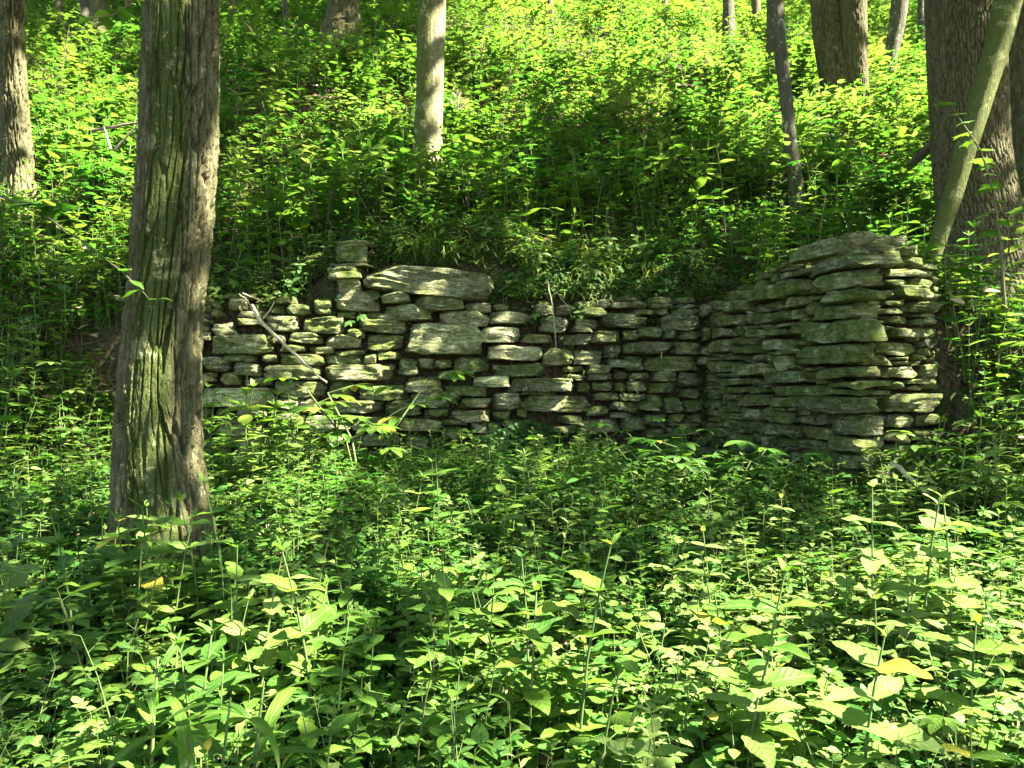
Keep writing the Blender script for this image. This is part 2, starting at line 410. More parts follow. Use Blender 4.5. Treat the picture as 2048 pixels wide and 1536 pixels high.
# ------------------------------------------------------------------ stones
def stone_mesh(w, d, h, seed, mat, strata=1.0, taper=None):
    rs = random.Random(seed)
    res = 0.030 if h < 0.1 else 0.034
    nx = min(26, max(5, int(w / res))); nz = min(16, max(5, int(h / 0.013))); ny = min(9, max(3, int(d / 0.06)))
    idx = {}; P_ = []; Q = []
    def vi(i, j, k):
        t = (i, j, k)
        if t not in idx:
            idx[t] = len(P_); P_.append((2 * i / nx - 1, 2 * j / ny - 1, 2 * k / nz - 1))
        return idx[t]
    for i in range(nx):
        for k in range(nz):
            Q.append((vi(i, 0, k), vi(i + 1, 0, k), vi(i + 1, 0, k + 1), vi(i, 0, k + 1)))
            Q.append((vi(i, ny, k), vi(i, ny, k + 1), vi(i + 1, ny, k + 1), vi(i + 1, ny, k)))
    for i in range(nx):
        for j in range(ny):
            Q.append((vi(i, j, 0), vi(i, j + 1, 0), vi(i + 1, j + 1, 0), vi(i + 1, j, 0)))
            Q.append((vi(i, j, nz), vi(i + 1, j, nz), vi(i + 1, j + 1, nz), vi(i, j + 1, nz)))
    for j in range(ny):
        for k in range(nz):
            Q.append((vi(0, j, k), vi(0, j, k + 1), vi(0, j + 1, k + 1), vi(0, j + 1, k)))
            Q.append((vi(nx, j, k), vi(nx, j + 1, k), vi(nx, j + 1, k + 1), vi(nx, j, k + 1)))
    p = np.array(P_)
    half = np.array([w / 2, d / 2, h / 2])
    r = min(h, w, d) * rs.uniform(0.05, 0.13)
    q = p * half
    c = np.clip(q, -(half - r), half - r)
    dv = q - c
    n = np.linalg.norm(dv, axis=1, keepdims=True); n[n == 0] = 1
    q = c + dv / n * np.minimum(r, np.linalg.norm(dv, axis=1, keepdims=True))
    # wedge, taper and skew
    if taper is not None:
        kt, kb = taper
    else:
        kt, kb = rs.uniform(-0.16, 0.16), rs.uniform(-0.14, 0.14)
    X = q[:, 0] / half[0]
    tt = (q[:, 2] / half[2] + 1) / 2
    q[:, 2] += half[2] * X * (kt * tt + kb * (1 - tt))
    q[:, 2] -= np.abs(X) ** 2 * half[2] * rs.uniform(0.0, 0.14) * (tt * 2 - 1)
    q[:, 0] += half[0] * rs.uniform(-0.06, 0.06) * (q[:, 2] / half[2])
    q[:, 0] *= 1 - rs.uniform(0.0, 0.07) * (q[:, 2] / half[2])
    q[:, 1] += rs.uniform(-0.05, 0.05) * X * min(d, 0.3)
    for k in range(rs.randint(6, 9)):                  # broken facets at the corners and edges
        nn = np.array([rs.choice((-1, 1)) * rs.uniform(0.1, 1.0), -rs.uniform(0.1, 1.0), rs.choice((-1, 1)) * rs.uniform(0.2, 1.0)])
        nn /= np.linalg.norm(nn)
        lim = np.abs(nn * half).sum() * rs.uniform(0.64, 0.88)
        ov = np.clip(q @ nn - lim, 0, None)
        q = q - ov[:, None] * nn
    off = np.array([rs.uniform(0, 90) for _ in range(3)])
    s = q + off
    sc = np.clip(h / 0.16, 0.45, 1.3)
    for fr, am, sd in ((5.5, 0.026, 1), (15, 0.013, 2), (42, 0.006, 3)):
        for ax in range(3):
            q[:, ax] += am * sc * (0.75 if ax != 1 else 1.0) * vnoise(s * fr, sd * 10 + ax + seed % 7) * (0.6 if ax == 2 else 1.0)
    lay = vnoise(np.stack([s[:, 0] * 3, s[:, 1] * 3, s[:, 2] * 42 + 2 * vnoise(s * 4, 9)], 1), 5)
    side = sstep(0.55, 0.95, np.maximum(np.abs(p[:, 1]), np.abs(p[:, 0])))
    q[:, 1] -= np.sign(p[:, 1]) * 0.013 * strata * lay * side * sc * -1
    q[:, 0] += np.sign(p[:, 0]) * 0.009 * strata * lay * side * sc
    for k in range(1 + int(h / 0.11)):        # open bedding cracks
        zk = rs.uniform(-0.75, 0.75) * half[2] + 0.25 * h * vnoise(np.stack([s[:, 0] * 5, s[:, 1] * 5, s[:, 2] * 0 + k], 1), 31)
        g_ = np.exp(-((q[:, 2] - zk) / 0.007) ** 2) * sstep(-0.25, 0.3, vnoise(s * 3.1 + k * 5, 33)) * 0.016 * side
        q[:, 1] += -np.sign(p[:, 1]) * g_; q[:, 0] += -np.sign(p[:, 0]) * g_ * (np.abs(p[:, 0]) > 0.8)
    me = mesh('stone', q, np.array(Q), [mat], smooth=True)
    me.set_sharp_from_angle(angle=math.radians(24))
    return me

def wall_uv(px, py, p0, t):
    rx = (px - 1024) / F
    u = (p0[0] - rx * p0[1]) / (rx * t[1] - t[0])
    Y = p0[1] + u * t[1]
    return u, CAMZ - (py - 768) / F * Y

C1 = (380, 440, 2.9538); C2 = (800, 500, 2.9538); C3 = (1250, 420, 2.648)
BACK1 = """845 135 1050 250 800 265 1020 350 860 345 1010 425 850 410 1120 545 1025 400 1125 475 1125 415 1305 495 1145 495 1440 600
975 540 1260 665 850 535 970 575 920 580 980 640 665 565 920 670 440 555 635 655 720 460 835 560 555 490 715 560 450 495 550 550 260 570 440 622 270 625 340 670
345 628 430 675 115 675 490 795 50 710 110 780 190 790 380 840 50 800 240 895 415 790 515 840 525 730 680 780 690 745 850 795 440 665 560 725 570 660 785 732 795 675 1010 760
920 640 1030 700 1035 670 1265 770 1100 770 1255 825 520 785 800 860 250 840 420 925 430 850 770 945 785 850 1205 955 155 900 300 980
50 900 150 960 305 920 480 990 475 945 800 1050 810 945 960 1055 1230 825 1350 920 1280 925 1490 1010 1100 820 1225 850 1000 970 1290 1065
50 985 490 1110 500 1050 640 1120 635 1040 750 1140 755 1050 830 1090 1150 1055 1370 1160 830 1060 1145 1140 450 1140 675 1220 680 1150 845 1255
860 1140 955 1240 960 1160 1230 1255 780 1275 950 1335 950 1260 1240 1340 1300 1010 1536 1110 1380 1115 1530 1165 250 1115 450 1170 1240 1180 1530 1255
210 460 330 530 110 480 175 570 335 465 450 500"""
BACK2 = """75 255 385 355 380 300 545 365 550 315 655 355 700 290 790 335 230 350 525 455 530 360 785 440 710 335 775 365
795 315 915 390 920 320 1015 390 830 380 1010 490 1050 335 1250 395 1040 395 1190 470 45 430 490 620 485 450 710 550 710 455 800 488 715 490 935 550 1010 455 1150 490
940 490 1155 565 525 560 850 655 850 582 1030 685 1035 585 1210 680 960 555 1040 582 1140 470 1320 555 1320 475 1410 535 1190 365 1470 460 1250 300 1375 345 1375 305 1470 345 1380 350 1510 385
1405 455 1536 520 1215 555 1325 640 1325 545 1536 610 1240 640 1450 695 320 625 530 720 0 640 110 740 200 640 310 700 540 665 885 750 890 690 965 730
970 685 1110 725 1110 675 1265 735 965 728 1115 770 435 740 650 815 650 755 1050 840 210 715 390 770 250 772 395 800 35 760 250 845 260 800 525 870
65 835 360 915 355 875 555 940 555 840 715 950 715 860 1160 965 690 935 765 990 1055 780 1140 840 1145 780 1270 838 1270 715 1355 770 1360 720 1490 765
1360 770 1460 840 1280 785 1358 838 1150 842 1305 893 1305 845 1460 888 0 895 125 980 145 935 290 985 295 945 545 1020 550 950 670 1010 0 995 230 1070
250 1005 400 1042 240 1050 405 1120 610 1040 815 1095 940 975 1095 1030 900 1040 1055 1090 1060 1000 1310 1085 1325 985 1450 1075 1105 920 1245 985 1250 895 1395 952 1250 957 1400 1000 1400 890 1536 950"""
BACK3 = """30 480 130 520 135 490 275 520 280 490 400 520 0 560 115 610 120 570 190 610 195 555 415 640 0 630 70 690 75 620 205 680
207 625 290 685 0 695 265 765 268 695 410 768 290 640 420 690 0 772 110 850 115 768 400 855 30 858 145 900 155 850 290 912 20 905 120 965
120 915 285 975 285 860 430 940 0 975 110 1015 110 980 200 1050 202 990 308 1080 308 1005 425 1080 310 945 410 1000 0 1018 75 1080 0 1090 105 1180
110 1085 240 1150 230 1080 330 1130 240 1150 420 1200 110 1160 230 1210"""
PIERL = """645 385 985 470 770 320 890 360 890 300 985 345 800 455 950 515 880 425 955 450 960 410 1040 450 655 535 870 595 715 597 900 622 900 480 1050 560
685 625 820 670 835 590 1045 660 670 677 880 745 540 715 660 765 880 680 945 720 410 800 570 865 575 765 640 810 575 812 745 880 745 770 880 860 805 735 930 768
450 885 640 930 690 850 985 920 590 970 700 1040 715 925 1060 985 710 990 1040 1048 510 930 590 970 770 1060 880 1130 570 1050 710 1120 885 1140 1085 1215
710 1130 870 1200 880 1220 1075 1330 455 555 600 620 430 625 540 680 420 690 535 760 500 480 640 545"""
PIERC = """850 1290 100 205 975 1485 222 303 1010 1375 306 410 1060 1385 412 480 950 1270 482 567 945 1385 570 695 880 1295 700 815 990 1335 825 895
1070 1435 903 943 1055 1420 945 983 880 1360 987 1078 1090 1380 1082 1205 1085 1350 1207 1290 1060 1350 1292 1380"""
PIERR = """1300 125 1500 235 1505 180 1580 240 1390 300 1620 352 1385 360 1510 412 1440 400 1655 470 1510 475 1690 545 1390 470 1500 505 1285 512 1470 550
1365 555 1550 605 1555 560 1685 610 1440 615 1685 680 1285 550 1360 600 1390 608 1435 635 1345 690 1595 770 1380 660 1430 685 1440 772 1540 800 1545 772 1645 800
1355 820 1600 890 1440 802 1530 818 1500 893 1610 928 1420 900 1498 955 1505 932 1610 955 1410 962 1700 1070 1400 1080 1560 1160 1565 1080 1690 1150
1400 1165 1530 1230 1535 1160 1690 1230 1390 1240 1540 1310 1545 1240 1680 1310"""
def rects(txt, crop, n=4):
    v = [float(x) for x in txt.split()]
    return [[v[i + k] for k in range(4)] for i in range(0, len(v), 4)], crop

class Face:
    """one stone face: traced stones, then smaller ones packed into what is left"""
    def __init__(self, p0, t, length, z0, z1):
        self.p0, self.t, self.L, self.z0, self.z1 = p0, t, length, z0, z1
        self.g = 0.015
        self.nu = int(length / self.g); self.nv = int((z1 - z0) / self.g)
        self.used = np.zeros((self.nv, self.nu), bool)
        self.items = []
    def add(self, u0, v0, u1, v1, traced=True, **kw):
        self.items.append((u0, v0, u1, v1, traced, kw)); self.mark(u0, v0, u1, v1)
    def mark(self, u0, v0, u1, v1):
        a = max(0, int(round(u0 / self.g))); b = min(self.nu, int(round(u1 / self.g)))
        c = max(0, int(round((v0 - self.z0) / self.g))); d = min(self.nv, int(round((v1 - self.z0) / self.g)))
        self.used[c:d, a:b] = True
    def trace(self, txt, crop):
        for x0, y0, x1, y1 in rects(txt, crop)[0]:
            ox, oy, s = crop
            xm = ox + (x0 + x1) / 2 / s
            u0, _ = wall_uv(ox + x0 / s, 700, self.p0, self.t); u1, _ = wall_uv(ox + x1 / s, 700, self.p0, self.t)
            _, v1 = wall_uv(xm, oy + y0 / s, self.p0, self.t); _, v0 = wall_uv(xm, oy + y1 / s, self.p0, self.t)
            self.add(u0, v0, u1, v1)
    def fill(self, top, maxw, maxh, rnd):
        for c in range(self.nv):
            for a in range(self.nu):
                if self.used[c, a]: continue
                tz = top(a * self.g)
                if self.z0 + c * self.g > tz - 0.03: continue
                mw = int(rnd.uniform(*maxw) / self.g); mh = int(rnd.uniform(*maxh) / self.g)
                b = a
                while b < self.nu and b - a < mw and not self.used[c, b]: b += 1
                d = c
                while d < self.nv and d - c < mh and self.z0 + d * self.g < tz and not self.used[d, a:b].any(): d += 1
                self.used[c:d, a:b] = True
                w = (b - a) * self.g; h = (d - c) * self.g
                if w >= 0.045 and h >= 0.028:
                    self.items.append((a * self.g, self.z0 + c * self.g, b * self.g, self.z0 + d * self.g, False, {}))

def build_face(face, parent, mat, seed, strata=1.0, depth=(0.30, 0.40), rough=0.045):
    rnd = random.Random(seed)
    ang = math.atan2(face.t[1], face.t[0])
    for i, (u0, v0, u1, v1, traced, kw) in enumerate(face.items):
        gap = 0.009 if traced else 0.0
        w = max(0.04, u1 - u0 - 2 * gap); h = max(0.026, v1 - v0 - (0.012 if strata < 1.2 else 0.016) * traced)
        d = kw.get('depth', rnd.uniform(*depth) if traced else rnd.uniform(0.22, 0.28))
        uc = (u0 + u1) / 2; vc = (v0 + v1) / 2
        out = kw.get('out', rnd.uniform(-rough, rough) if traced else rnd.uniform(-0.055, -0.015))
        if 'depth' in kw: yc = d / 2 - out
        else: yc = d / 2 - out
        me = stone_mesh(w, d, h, seed * 1000 + i, kw.get('mat', mat), strata, kw.get('taper'))
        o = link('stone', me, parent)
        x = face.p0[0] + face.t[0] * uc - face.t[1] * yc
        y = face.p0[1] + face.t[1] * uc + face.t[0] * yc
        o.location = (x - parent.location.x, y - parent.location.y, vc - parent.location.z)
        o.rotation_euler = (rnd.uniform(-0.05, 0.05), kw.get('roll', rnd.uniform(-0.03, 0.03)), ang + rnd.uniform(-0.05, 0.05))

def core(name, p0, t, u0, u1, d0, d1, z0, ztop, parent):
    n = 24; V = []; Q = []
    for i in range(n + 1):
        u = u0 + (u1 - u0) * i / n
        for dd, z in ((d0, z0), (d0, ztop(u)), (d1, ztop(u)), (d1, z0)):
            V.append((p0[0] + t[0] * u - t[1] * dd - parent.location.x, p0[1] + t[1] * u + t[0] * dd - parent.location.y, z - parent.location.z))
    for i in range(n):
        for k in range(4):
            k2 = (k + 1) % 4
            Q.append((4 * i + k, 4 * i + k2, 4 * i + 4 + k2, 4 * i + 4 + k))
    Q.append((0, 1, 2, 3)); Q.append((4 * n + 3, 4 * n + 2, 4 * n + 1, 4 * n))
    o = link(name, mesh(name, V, np.array(Q), [M['soil']], smooth=False), parent)
    return o

wall = bpy.data.objects.new('stone_wall', None); COL.objects.link(wall)
wall.location = (-0.7, 7.9, 0.6)
wall['label'] = 'long mossy dry stone wall of stacked limestone blocks set into the green hillside'
wall['category'] = 'stone wall'
fb = Face(WB0, TB, LB + 0.16, 0.62, 3.05)
LINT = (728, 985, 522, 598)
# the big tilted slab lying over the middle left of the wall
ul, _ = wall_uv(728, 700, WB0, TB); ur, _ = wall_uv(988, 700, WB0, TB)
_, vt = wall_uv(856, 532, WB0, TB); _, vb = wall_uv(856, 592, WB0, TB)
fb.add(ul, vb, ur, vt, taper=(-0.30, -0.32), depth=0.5, out=0.07, roll=0.03)
fb.trace(BACK1, C1); fb.trace(BACK2, C2); fb.trace(BACK3, C3)
SUNLIT_STONES = [(530, 700), (1010, 705), (980, 765), (1005, 668), (660, 845), (1000, 790), (470, 795)]  # sunlit wall stones, brightened by a paler stone colour
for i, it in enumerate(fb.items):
    for px, py in SUNLIT_STONES:
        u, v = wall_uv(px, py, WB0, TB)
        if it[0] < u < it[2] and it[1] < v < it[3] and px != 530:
            it[5]['mat'] = M['stone_pale_lit']
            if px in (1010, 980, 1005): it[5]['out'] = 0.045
prof = [wall_uv(x, y, WB0, TB) for x, y in ((255, 590), (640, 586), (648, 478), (728, 478), (735, 530), (985, 596), (1100, 600), (1500, 588))]
pu = [a for a, _ in prof]; pv = [b for _, b in prof]
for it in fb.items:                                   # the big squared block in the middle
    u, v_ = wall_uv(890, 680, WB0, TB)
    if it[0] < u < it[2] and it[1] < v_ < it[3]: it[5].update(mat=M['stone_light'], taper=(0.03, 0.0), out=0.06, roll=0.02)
wtop = lambda u: float(np.interp(u, pu, pv))
fb.fill(wtop, (0.12, 0.5), (0.05, 0.15), random.Random(5))
big = sorted(fb.items, key=lambda t_: -(t_[2] - t_[0]) * (t_[3] - t_[1]))[:298]
fb.items = big
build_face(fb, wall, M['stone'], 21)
core('rubble_core', WB0, TB, 0.0, LB + 0.1, 0.20, 0.44, 0.3, lambda u: wtop(u) - 0.07, wall)

pier = bpy.data.objects.new('stone_pier', None); COL.objects.link(pier)
pier.location = (2.7, 7.0, 0.6)
pier['label'] = 'thick mossy dry stone pier of flat slabs at the right end of the wall'
pier['category'] = 'stone pier'
WJ = (WI[0] - TL[0] * 0.22, WI[1] - TL[1] * 0.22)
fl = Face(WJ, TL, LL + 0.22, 0.5, 2.85); fr = Face(PC, TR, LR, 0.5, 2.85)
v = [float(x) for x in PIERC.split()]
cs = C3[2]
for i in range(0, len(v), 4):
    x0, x1, y0, y1 = v[i:i + 4]
    u0, _ = wall_uv(C3[0] + x0 / cs, 700, WJ, TL)
    ub_, _ = wall_uv(C3[0] + x1 / cs, 700, PC, TR)
    Yc = PC[1]
    z1_ = CAMZ - (C3[1] + y0 / cs - 768) / F * Yc; z0_ = CAMZ - (C3[1] + y1 / cs - 768) / F * Yc
    ex = (0.02, 0.08, 0.05, 0.10, 0.0, 0.09, 0.04)[(i // 4) % 7]
    fl.add(u0, z0_, LL + 0.22 + ex, z1_, depth=max(0.16, ub_), out=(0.03, 0.075, 0.05, 0.09, 0.01, 0.08, 0.055)[(i // 4) % 7])
    fr.mark(0, z0_, ub_, z1_)
fl.trace(PIERL, C3); fr.trace(PIERR, C3)
ltop = lambda u: float(np.interp(u, [0.22, 0.72, 1.52, LL + 0.22], [2.44, 2.55, 2.68, 2.72]))
fl.fill(ltop, (0.15, 0.5), (0.05, 0.14), random.Random(6))
fr.fill(lambda u: float(np.interp(u, [0, 0.4, 0.75], [2.7, 2.62, 2.42])), (0.12, 0.34), (0.045, 0.12), random.Random(8))
build_face(fl, pier, M['stone_pier'], 31, 1.3, (0.26, 0.36), 0.05)
build_face(fr, pier, M['stone_pier'], 41, 1.3, (0.26, 0.34), 0.05)
core('rubble_core', WJ, TL, 0.1, LL + 0.02, 0.20, 0.56, 0.3, lambda u: ltop(u) - 0.12, pier)

# ------------------------------------------------------------------ sun patches seen on the ground -> where the crowns leave gaps
LIT = [(1650, 1350, 560, 230, .97), (1950, 1210, 200, 170, .95), (900, 1340, 420, 190, .5), (280, 1430, 330, 130, .36), (130, 1000, 220, 190, .5),
       (560, 940, 190, 130, .6), (860, 1090, 300, 80, .55), (1320, 955, 130, 35, .4), (1010, 700, 95, 75, .85), (900, 660, 110, 55, .6), (1000, 800, 90, 55, .8),
       (520, 800, 120, 55, .8), (620, 850, 90, 40, .85), (630, 640, 80, 45, .6), (740, 740, 90, 45, .5), (710, 600, 70, 35, .7), (840, 550, 90, 30, .5), (1130, 800, 90, 40, .4),
       (150, 330, 170, 220, .8), (60, 330, 70, 130, .95), (640, 330, 230, 150, .6), (790, 240, 160, 100, .8), (900, 310, 170, 120, .72), (1200, 90, 320, 140, .97),
       (1000, 60, 160, 90, .85), (1610, 200, 290, 110, .92), (1790, 330, 110, 120, .5), (560, 90, 150, 100, .3), (120, 500, 130, 60, .75), (1960, 760, 130, 170, .62), (1760, 560, 60, 90, .45), (1700, 690, 50, 40, .6), (1620, 480, 90, 30, .4),
       (1250, 440, 350, 90, .27), (800, 440, 240, 70, .30), (1720, 1120, 260, 60, .5), (1450, 1180, 300, 70, .8)]
Sv = np.array(S)
E1 = np.cross(Sv, [0, 0, 1]); E1 /= np.linalg.norm(E1); E2 = np.cross(Sv, E1)
gx, gy = np.meshgrid(np.arange(-200, 2260, 14.0), np.arange(-60, 1700, 14.0))
gx = gx.ravel(); gy = gy.ravel()
lit = np.full(gx.shape, 0.05)
for cx, cy_, rx, ry, s in LIT:
    d = ((gx - cx) / rx) ** 2 + ((gy - cy_) / ry) ** 2
    lit = np.maximum(lit, s * sstep(1.5, 0.55, d))
hitY = np.full(gx.shape, np.nan)
for Y in np.arange(1.6, 36, 0.06):
    m = np.isnan(hitY)
    if not m.any(): break
    Yv = np.full(m.sum(), Y)
    hh = height((gx[m] - 1024) / F * Y, Yv) + 0.28
    z = CAMZ - (gy[m] - 768) / F * Y
    w = np.nonzero(m)[0][hh >= z]
    hitY[w] = Y
ok = ~np.isnan(hitY)
gx, gy, lit, hitY = gx[ok], gy[ok], lit[ok], hitY[ok]
GP = np.stack([(gx - 1024) / F * hitY, hitY, CAMZ - (gy - 768) / F * hitY], 1)
ga, gb, gc = GP @ E1, GP @ E2, GP @ Sv
CELL = 0.25
a0, b0 = ga.min() - 3, gb.min() - 3
na = int((ga.max() + 3 - a0) / CELL) + 1; nb = int((gb.max() + 3 - b0) / CELL) + 1
sl = np.zeros((na, nb)); sc_ = np.zeros((na, nb)); sn = np.zeros((na, nb))
ia = ((ga - a0) / CELL).astype(int); ib = ((gb - b0) / CELL).astype(int)
np.add.at(sl, (ia, ib), lit); np.add.at(sc_, (ia, ib), gc); np.add.at(sn, (ia, ib), 1)
def fix_light(x0, x1, y0, y1, Y, L):
    X_, Y_ = np.meshgrid(np.arange(x0, x1, 7.0), np.arange(y0, y1, 7.0)); X_ = X_.ravel(); Y_ = Y_.ravel()
    P_ = np.stack([(X_ - 1024) / F * Y, np.full(X_.shape, Y), CAMZ - (Y_ - 768) / F * Y], 1)
    i_ = ((P_ @ E1 - a0) / CELL).astype(int); j_ = ((P_ @ E2 - b0) / CELL).astype(int)
    k_ = (i_ >= 0) & (i_ < na) & (j_ >= 0) & (j_ < nb)
    i_, j_, c_ = i_[k_], j_[k_], (P_ @ Sv)[k_]
    sl[i_, j_] = L; sn[i_, j_] = 1; sc_[i_, j_] = c_
MY = ray_ground(325, 1150)
fix_light(235, 440, 0, 700, MY - 0.2, 0.16); fix_light(320, 420, 700, 1060, MY - 0.2, 0.9); fix_light(225, 320, 700, 1060, MY - 0.2, 0.2)
fix_light(1860, 2060, 0, 560, 8.0, 0.12); fix_light(1400, 1570, 570, 900, 7.4, 0.02); fix_light(1570, 1780, 470, 900, 6.4, 0.3); fix_light(1850, 2040, 0, 540, 6.9, 0.6); fix_light(830, 895, 0, 360, ray_ground(852, 396), 0.95); fix_light(0, 80, 180, 400, ray_ground(45, 400), 0.95)
for it in range(14):                                   # spread to empty neighbours
    e = sn == 0
    if not e.any(): break
    s1 = np.zeros_like(sl); s2 = np.zeros_like(sl); s3 = np.zeros_like(sl)
    for dx in (-1, 0, 1):
        for dy in (-1, 0, 1):
            ml = np.roll(np.roll(np.where(sn > 0, sl / np.maximum(sn, 1), 0), dx, 0), dy, 1)
            mc = np.roll(np.roll(np.where(sn > 0, sc_ / np.maximum(sn, 1), 0), dx, 0), dy, 1)
            mn = np.roll(np.roll((sn > 0).astype(float), dx, 0), dy, 1)
            s1 += ml; s2 += mc; s3 += mn
    f = e & (s3 > 0)
    sl[f] = s1[f] / s3[f]; sc_[f] = s2[f] / s3[f]; sn[f] = 1
Lmap = np.where(sn > 0, sl / np.maximum(sn, 1), 0.15); Cmap = np.where(sn > 0, sc_ / np.maximum(sn, 1), np.nan)

# ------------------------------------------------------------------ trees
def trunk_mesh(center, radius, z0, z1, nu, nv, kind, seed, mats, flare=0.0, lobes=5, moss=None, flare_h=0.35, zvis=None):
    zv = z1 if zvis is None else min(z1 - 0.5, zvis); nlo = int(nv * 0.86)
    zz = np.linspace(z0, z1, nv) if zvis is None else np.concatenate([np.linspace(z0, zv, nlo, endpoint=False), np.linspace(zv, z1, nv - nlo)])
    th = np.linspace(0, 2 * PI, nu, endpoint=False)
    cx = np.array([center(z)[0] for z in zz]); cyy = np.array([center(z)[1] for z in zz]); R = np.array([radius(z) for z in zz])
    T, Z = np.meshgrid(th, zz)
    Rr = R[:, None] * np.ones_like(T)
    base = zz[0] + 0.3
    fl_ = flare * np.exp(-np.clip(Z - base, -0.3, 50) / flare_h)
    Rr = Rr * (1 + fl_ * (1 + 0.55 * np.cos(T * lobes + seed + 0.4 * np.sin(T * 2 + seed))))
    sp = np.stack([np.cos(T).ravel() * 1.2, np.sin(T).ravel() * 1.2, Z.ravel() * 0.7], 1)
    Rr = Rr * (1 + 0.045 * fbm(sp + seed, seed, 3).reshape(T.shape))
    Rm = float(np.mean(R[: nv // 2]))
    if kind == 'furrow': cw, ch, amp = 0.052, 0.48, 0.046
    elif kind == 'fine': cw, ch, amp = 0.036, 0.17, 0.022
    else: cw, ch, amp = 0.05, 0.12, 0.004
    n = max(8, int(round(2 * PI * Rm / cw)))
    wn_ = fbm(np.stack([np.cos(T).ravel() * 3, np.sin(T).ravel() * 3, Z.ravel() * 1.8], 1), seed + 5, 2).reshape(T.shape)
    u = T / (2 * PI) * n + 0.75 * wn_
    vv = Z / ch + 0.8 * fbm(np.stack([np.cos(T).ravel() * 5, np.sin(T).ravel() * 5, Z.ravel() * 2], 1), seed + 9, 2).reshape(T.shape)
    e, f1, cid = worley(u.ravel(), vv.ravel(), n, seed)
    rid = sstep(0.04, 0.24, e).reshape(T.shape)
    e2, _, c2 = worley(u.ravel() * 2 + 0.3, vv.ravel() * 5, 2 * n, seed + 50)
    rid2 = sstep(0.0, 0.25, e2).reshape(T.shape)
    cidr = cid.reshape(T.shape)
    fine = fbm(np.stack([np.cos(T).ravel() * Rm * 60, np.sin(T).ravel() * Rm * 60, Z.ravel() * 22], 1), seed + 3, 2).reshape(T.shape)
    if moss: amp = amp * (1 - 0.72 * np.clip(moss(T, Z), 0, 1))
    Rr = Rr + amp * (rid - 1) * (0.75 + 0.5 * cidr) + amp * 0.3 * (cidr - 0.5) * rid + amp * 0.24 * fine + amp * 0.25 * (rid2 - 1)
    X = cx[:, None] + Rr * np.cos(T); Y = cyy[:, None] + Rr * np.sin(T)
    V = np.stack([X.ravel(), Y.ravel(), Z.ravel()], 1)
    j = np.arange(nu)[None, :]; i = np.arange(nv - 1)[:, None]
    j2 = (j + 1) % nu
    Q = np.stack([(i * nu + j).ravel(), (i * nu + j2).ravel(), ((i + 1) * nu + j2).ravel(), ((i + 1) * nu + j).ravel()], 1)
    ms = moss(T, Z).ravel() if moss else np.zeros(len(V))
    return mesh('trunk', V, Q, mats, attr={'moss': ms})

TREES = []                                             # (root, trunk top point)
def tree(name, label, prof, mat, kind, Y=None, base=None, nu=64, nv=120, flare=0.35, moss=None, cat='tree', group=None, H=11.0, lobes=5, seed=1, flare_h=0.35, crown=True):
    """prof: (py, left px, right px) down the trunk; base: pixel where it meets the ground"""
    prof = sorted(prof)
    if Y is None: Y = ray_ground(*base)
    zc = [CAMZ - (p[0] - 768) / F * Y for p in prof][::-1]
    xc = [((p[1] + p[2]) / 2 - 1024) / F * Y for p in prof][::-1]
    rc = [(p[2] - p[1]) / 2 / F * Y * (0.945 if kind == 'furrow' else 0.985) for p in prof][::-1]
    zb = h1(xc[0], Y) - 0.3
    slope = (xc[-1] - xc[-2]) / max(1e-6, zc[-1] - zc[-2]) * 0.55
    ztop = max(zc[-1] + 6, zb + H)
    def center(z):
        x = float(np.interp(z, zc, xc))
        if z > zc[-1]: x = xc[-1] + slope * (z - zc[-1]) * max(0.3, 1 - (z - zc[-1]) / 30)
        if z < zc[0]: x = xc[0]
        return x, Y
    def radius(z):
        r = float(np.interp(z, zc, rc))
        if z > zc[-1]: r = rc[-1] * max(0.25, 1 - 0.6 * (z - zc[-1]) / (ztop - zc[-1]))
        return r
    root = bpy.data.objects.new(name, None); COL.objects.link(root)
    root.location = (xc[0], Y, zb + 0.3)
    root['label'] = label; root['category'] = cat
    if group: root['group'] = group
    zvis = zc[-1] + 0.8
    me = trunk_mesh(center, radius, zb, ztop, nu, nv, kind, seed, [M[mat]], flare, lobes, moss, flare_h, zvis)
    t = link('trunk', me, root); t.location = -root.location
    tp = Vector((*center(ztop), ztop))
    if crown:
        limbs(root, tp, rc[-1] * 0.35, mat, seed)
        TREES.append([root, tp, True])
    return root, Y

def limbs(root, tp, r, mat, seed, n=4):
    rs = random.Random(seed)
    for k in range(n):
        az = 2 * PI * k / n + rs.uniform(-0.4, 0.4); L = rs.uniform(2.0, 3.4)
        z = tp.z - rs.uniform(0.2, 1.8)
        b = Vector((tp.x, tp.y, z)); d = Vector((math.cos(az), math.sin(az), rs.uniform(0.35, 0.8))).normalized()
        pts = [b + d * (L * s) + Vector((0, 0, -0.35 * L * s * s)) for s in (0, 0.25, 0.5, 0.75, 1)]
        V, Q = tube(pts, [r * (1 - 0.8 * s) + 0.012 for s in (0, 0.25, 0.5, 0.75, 1)], 7)
        o = link('limb', mesh('limb', V, Q, [M[mat]], attr={'moss': np.zeros(len(V))}), root); o.location = -root.location

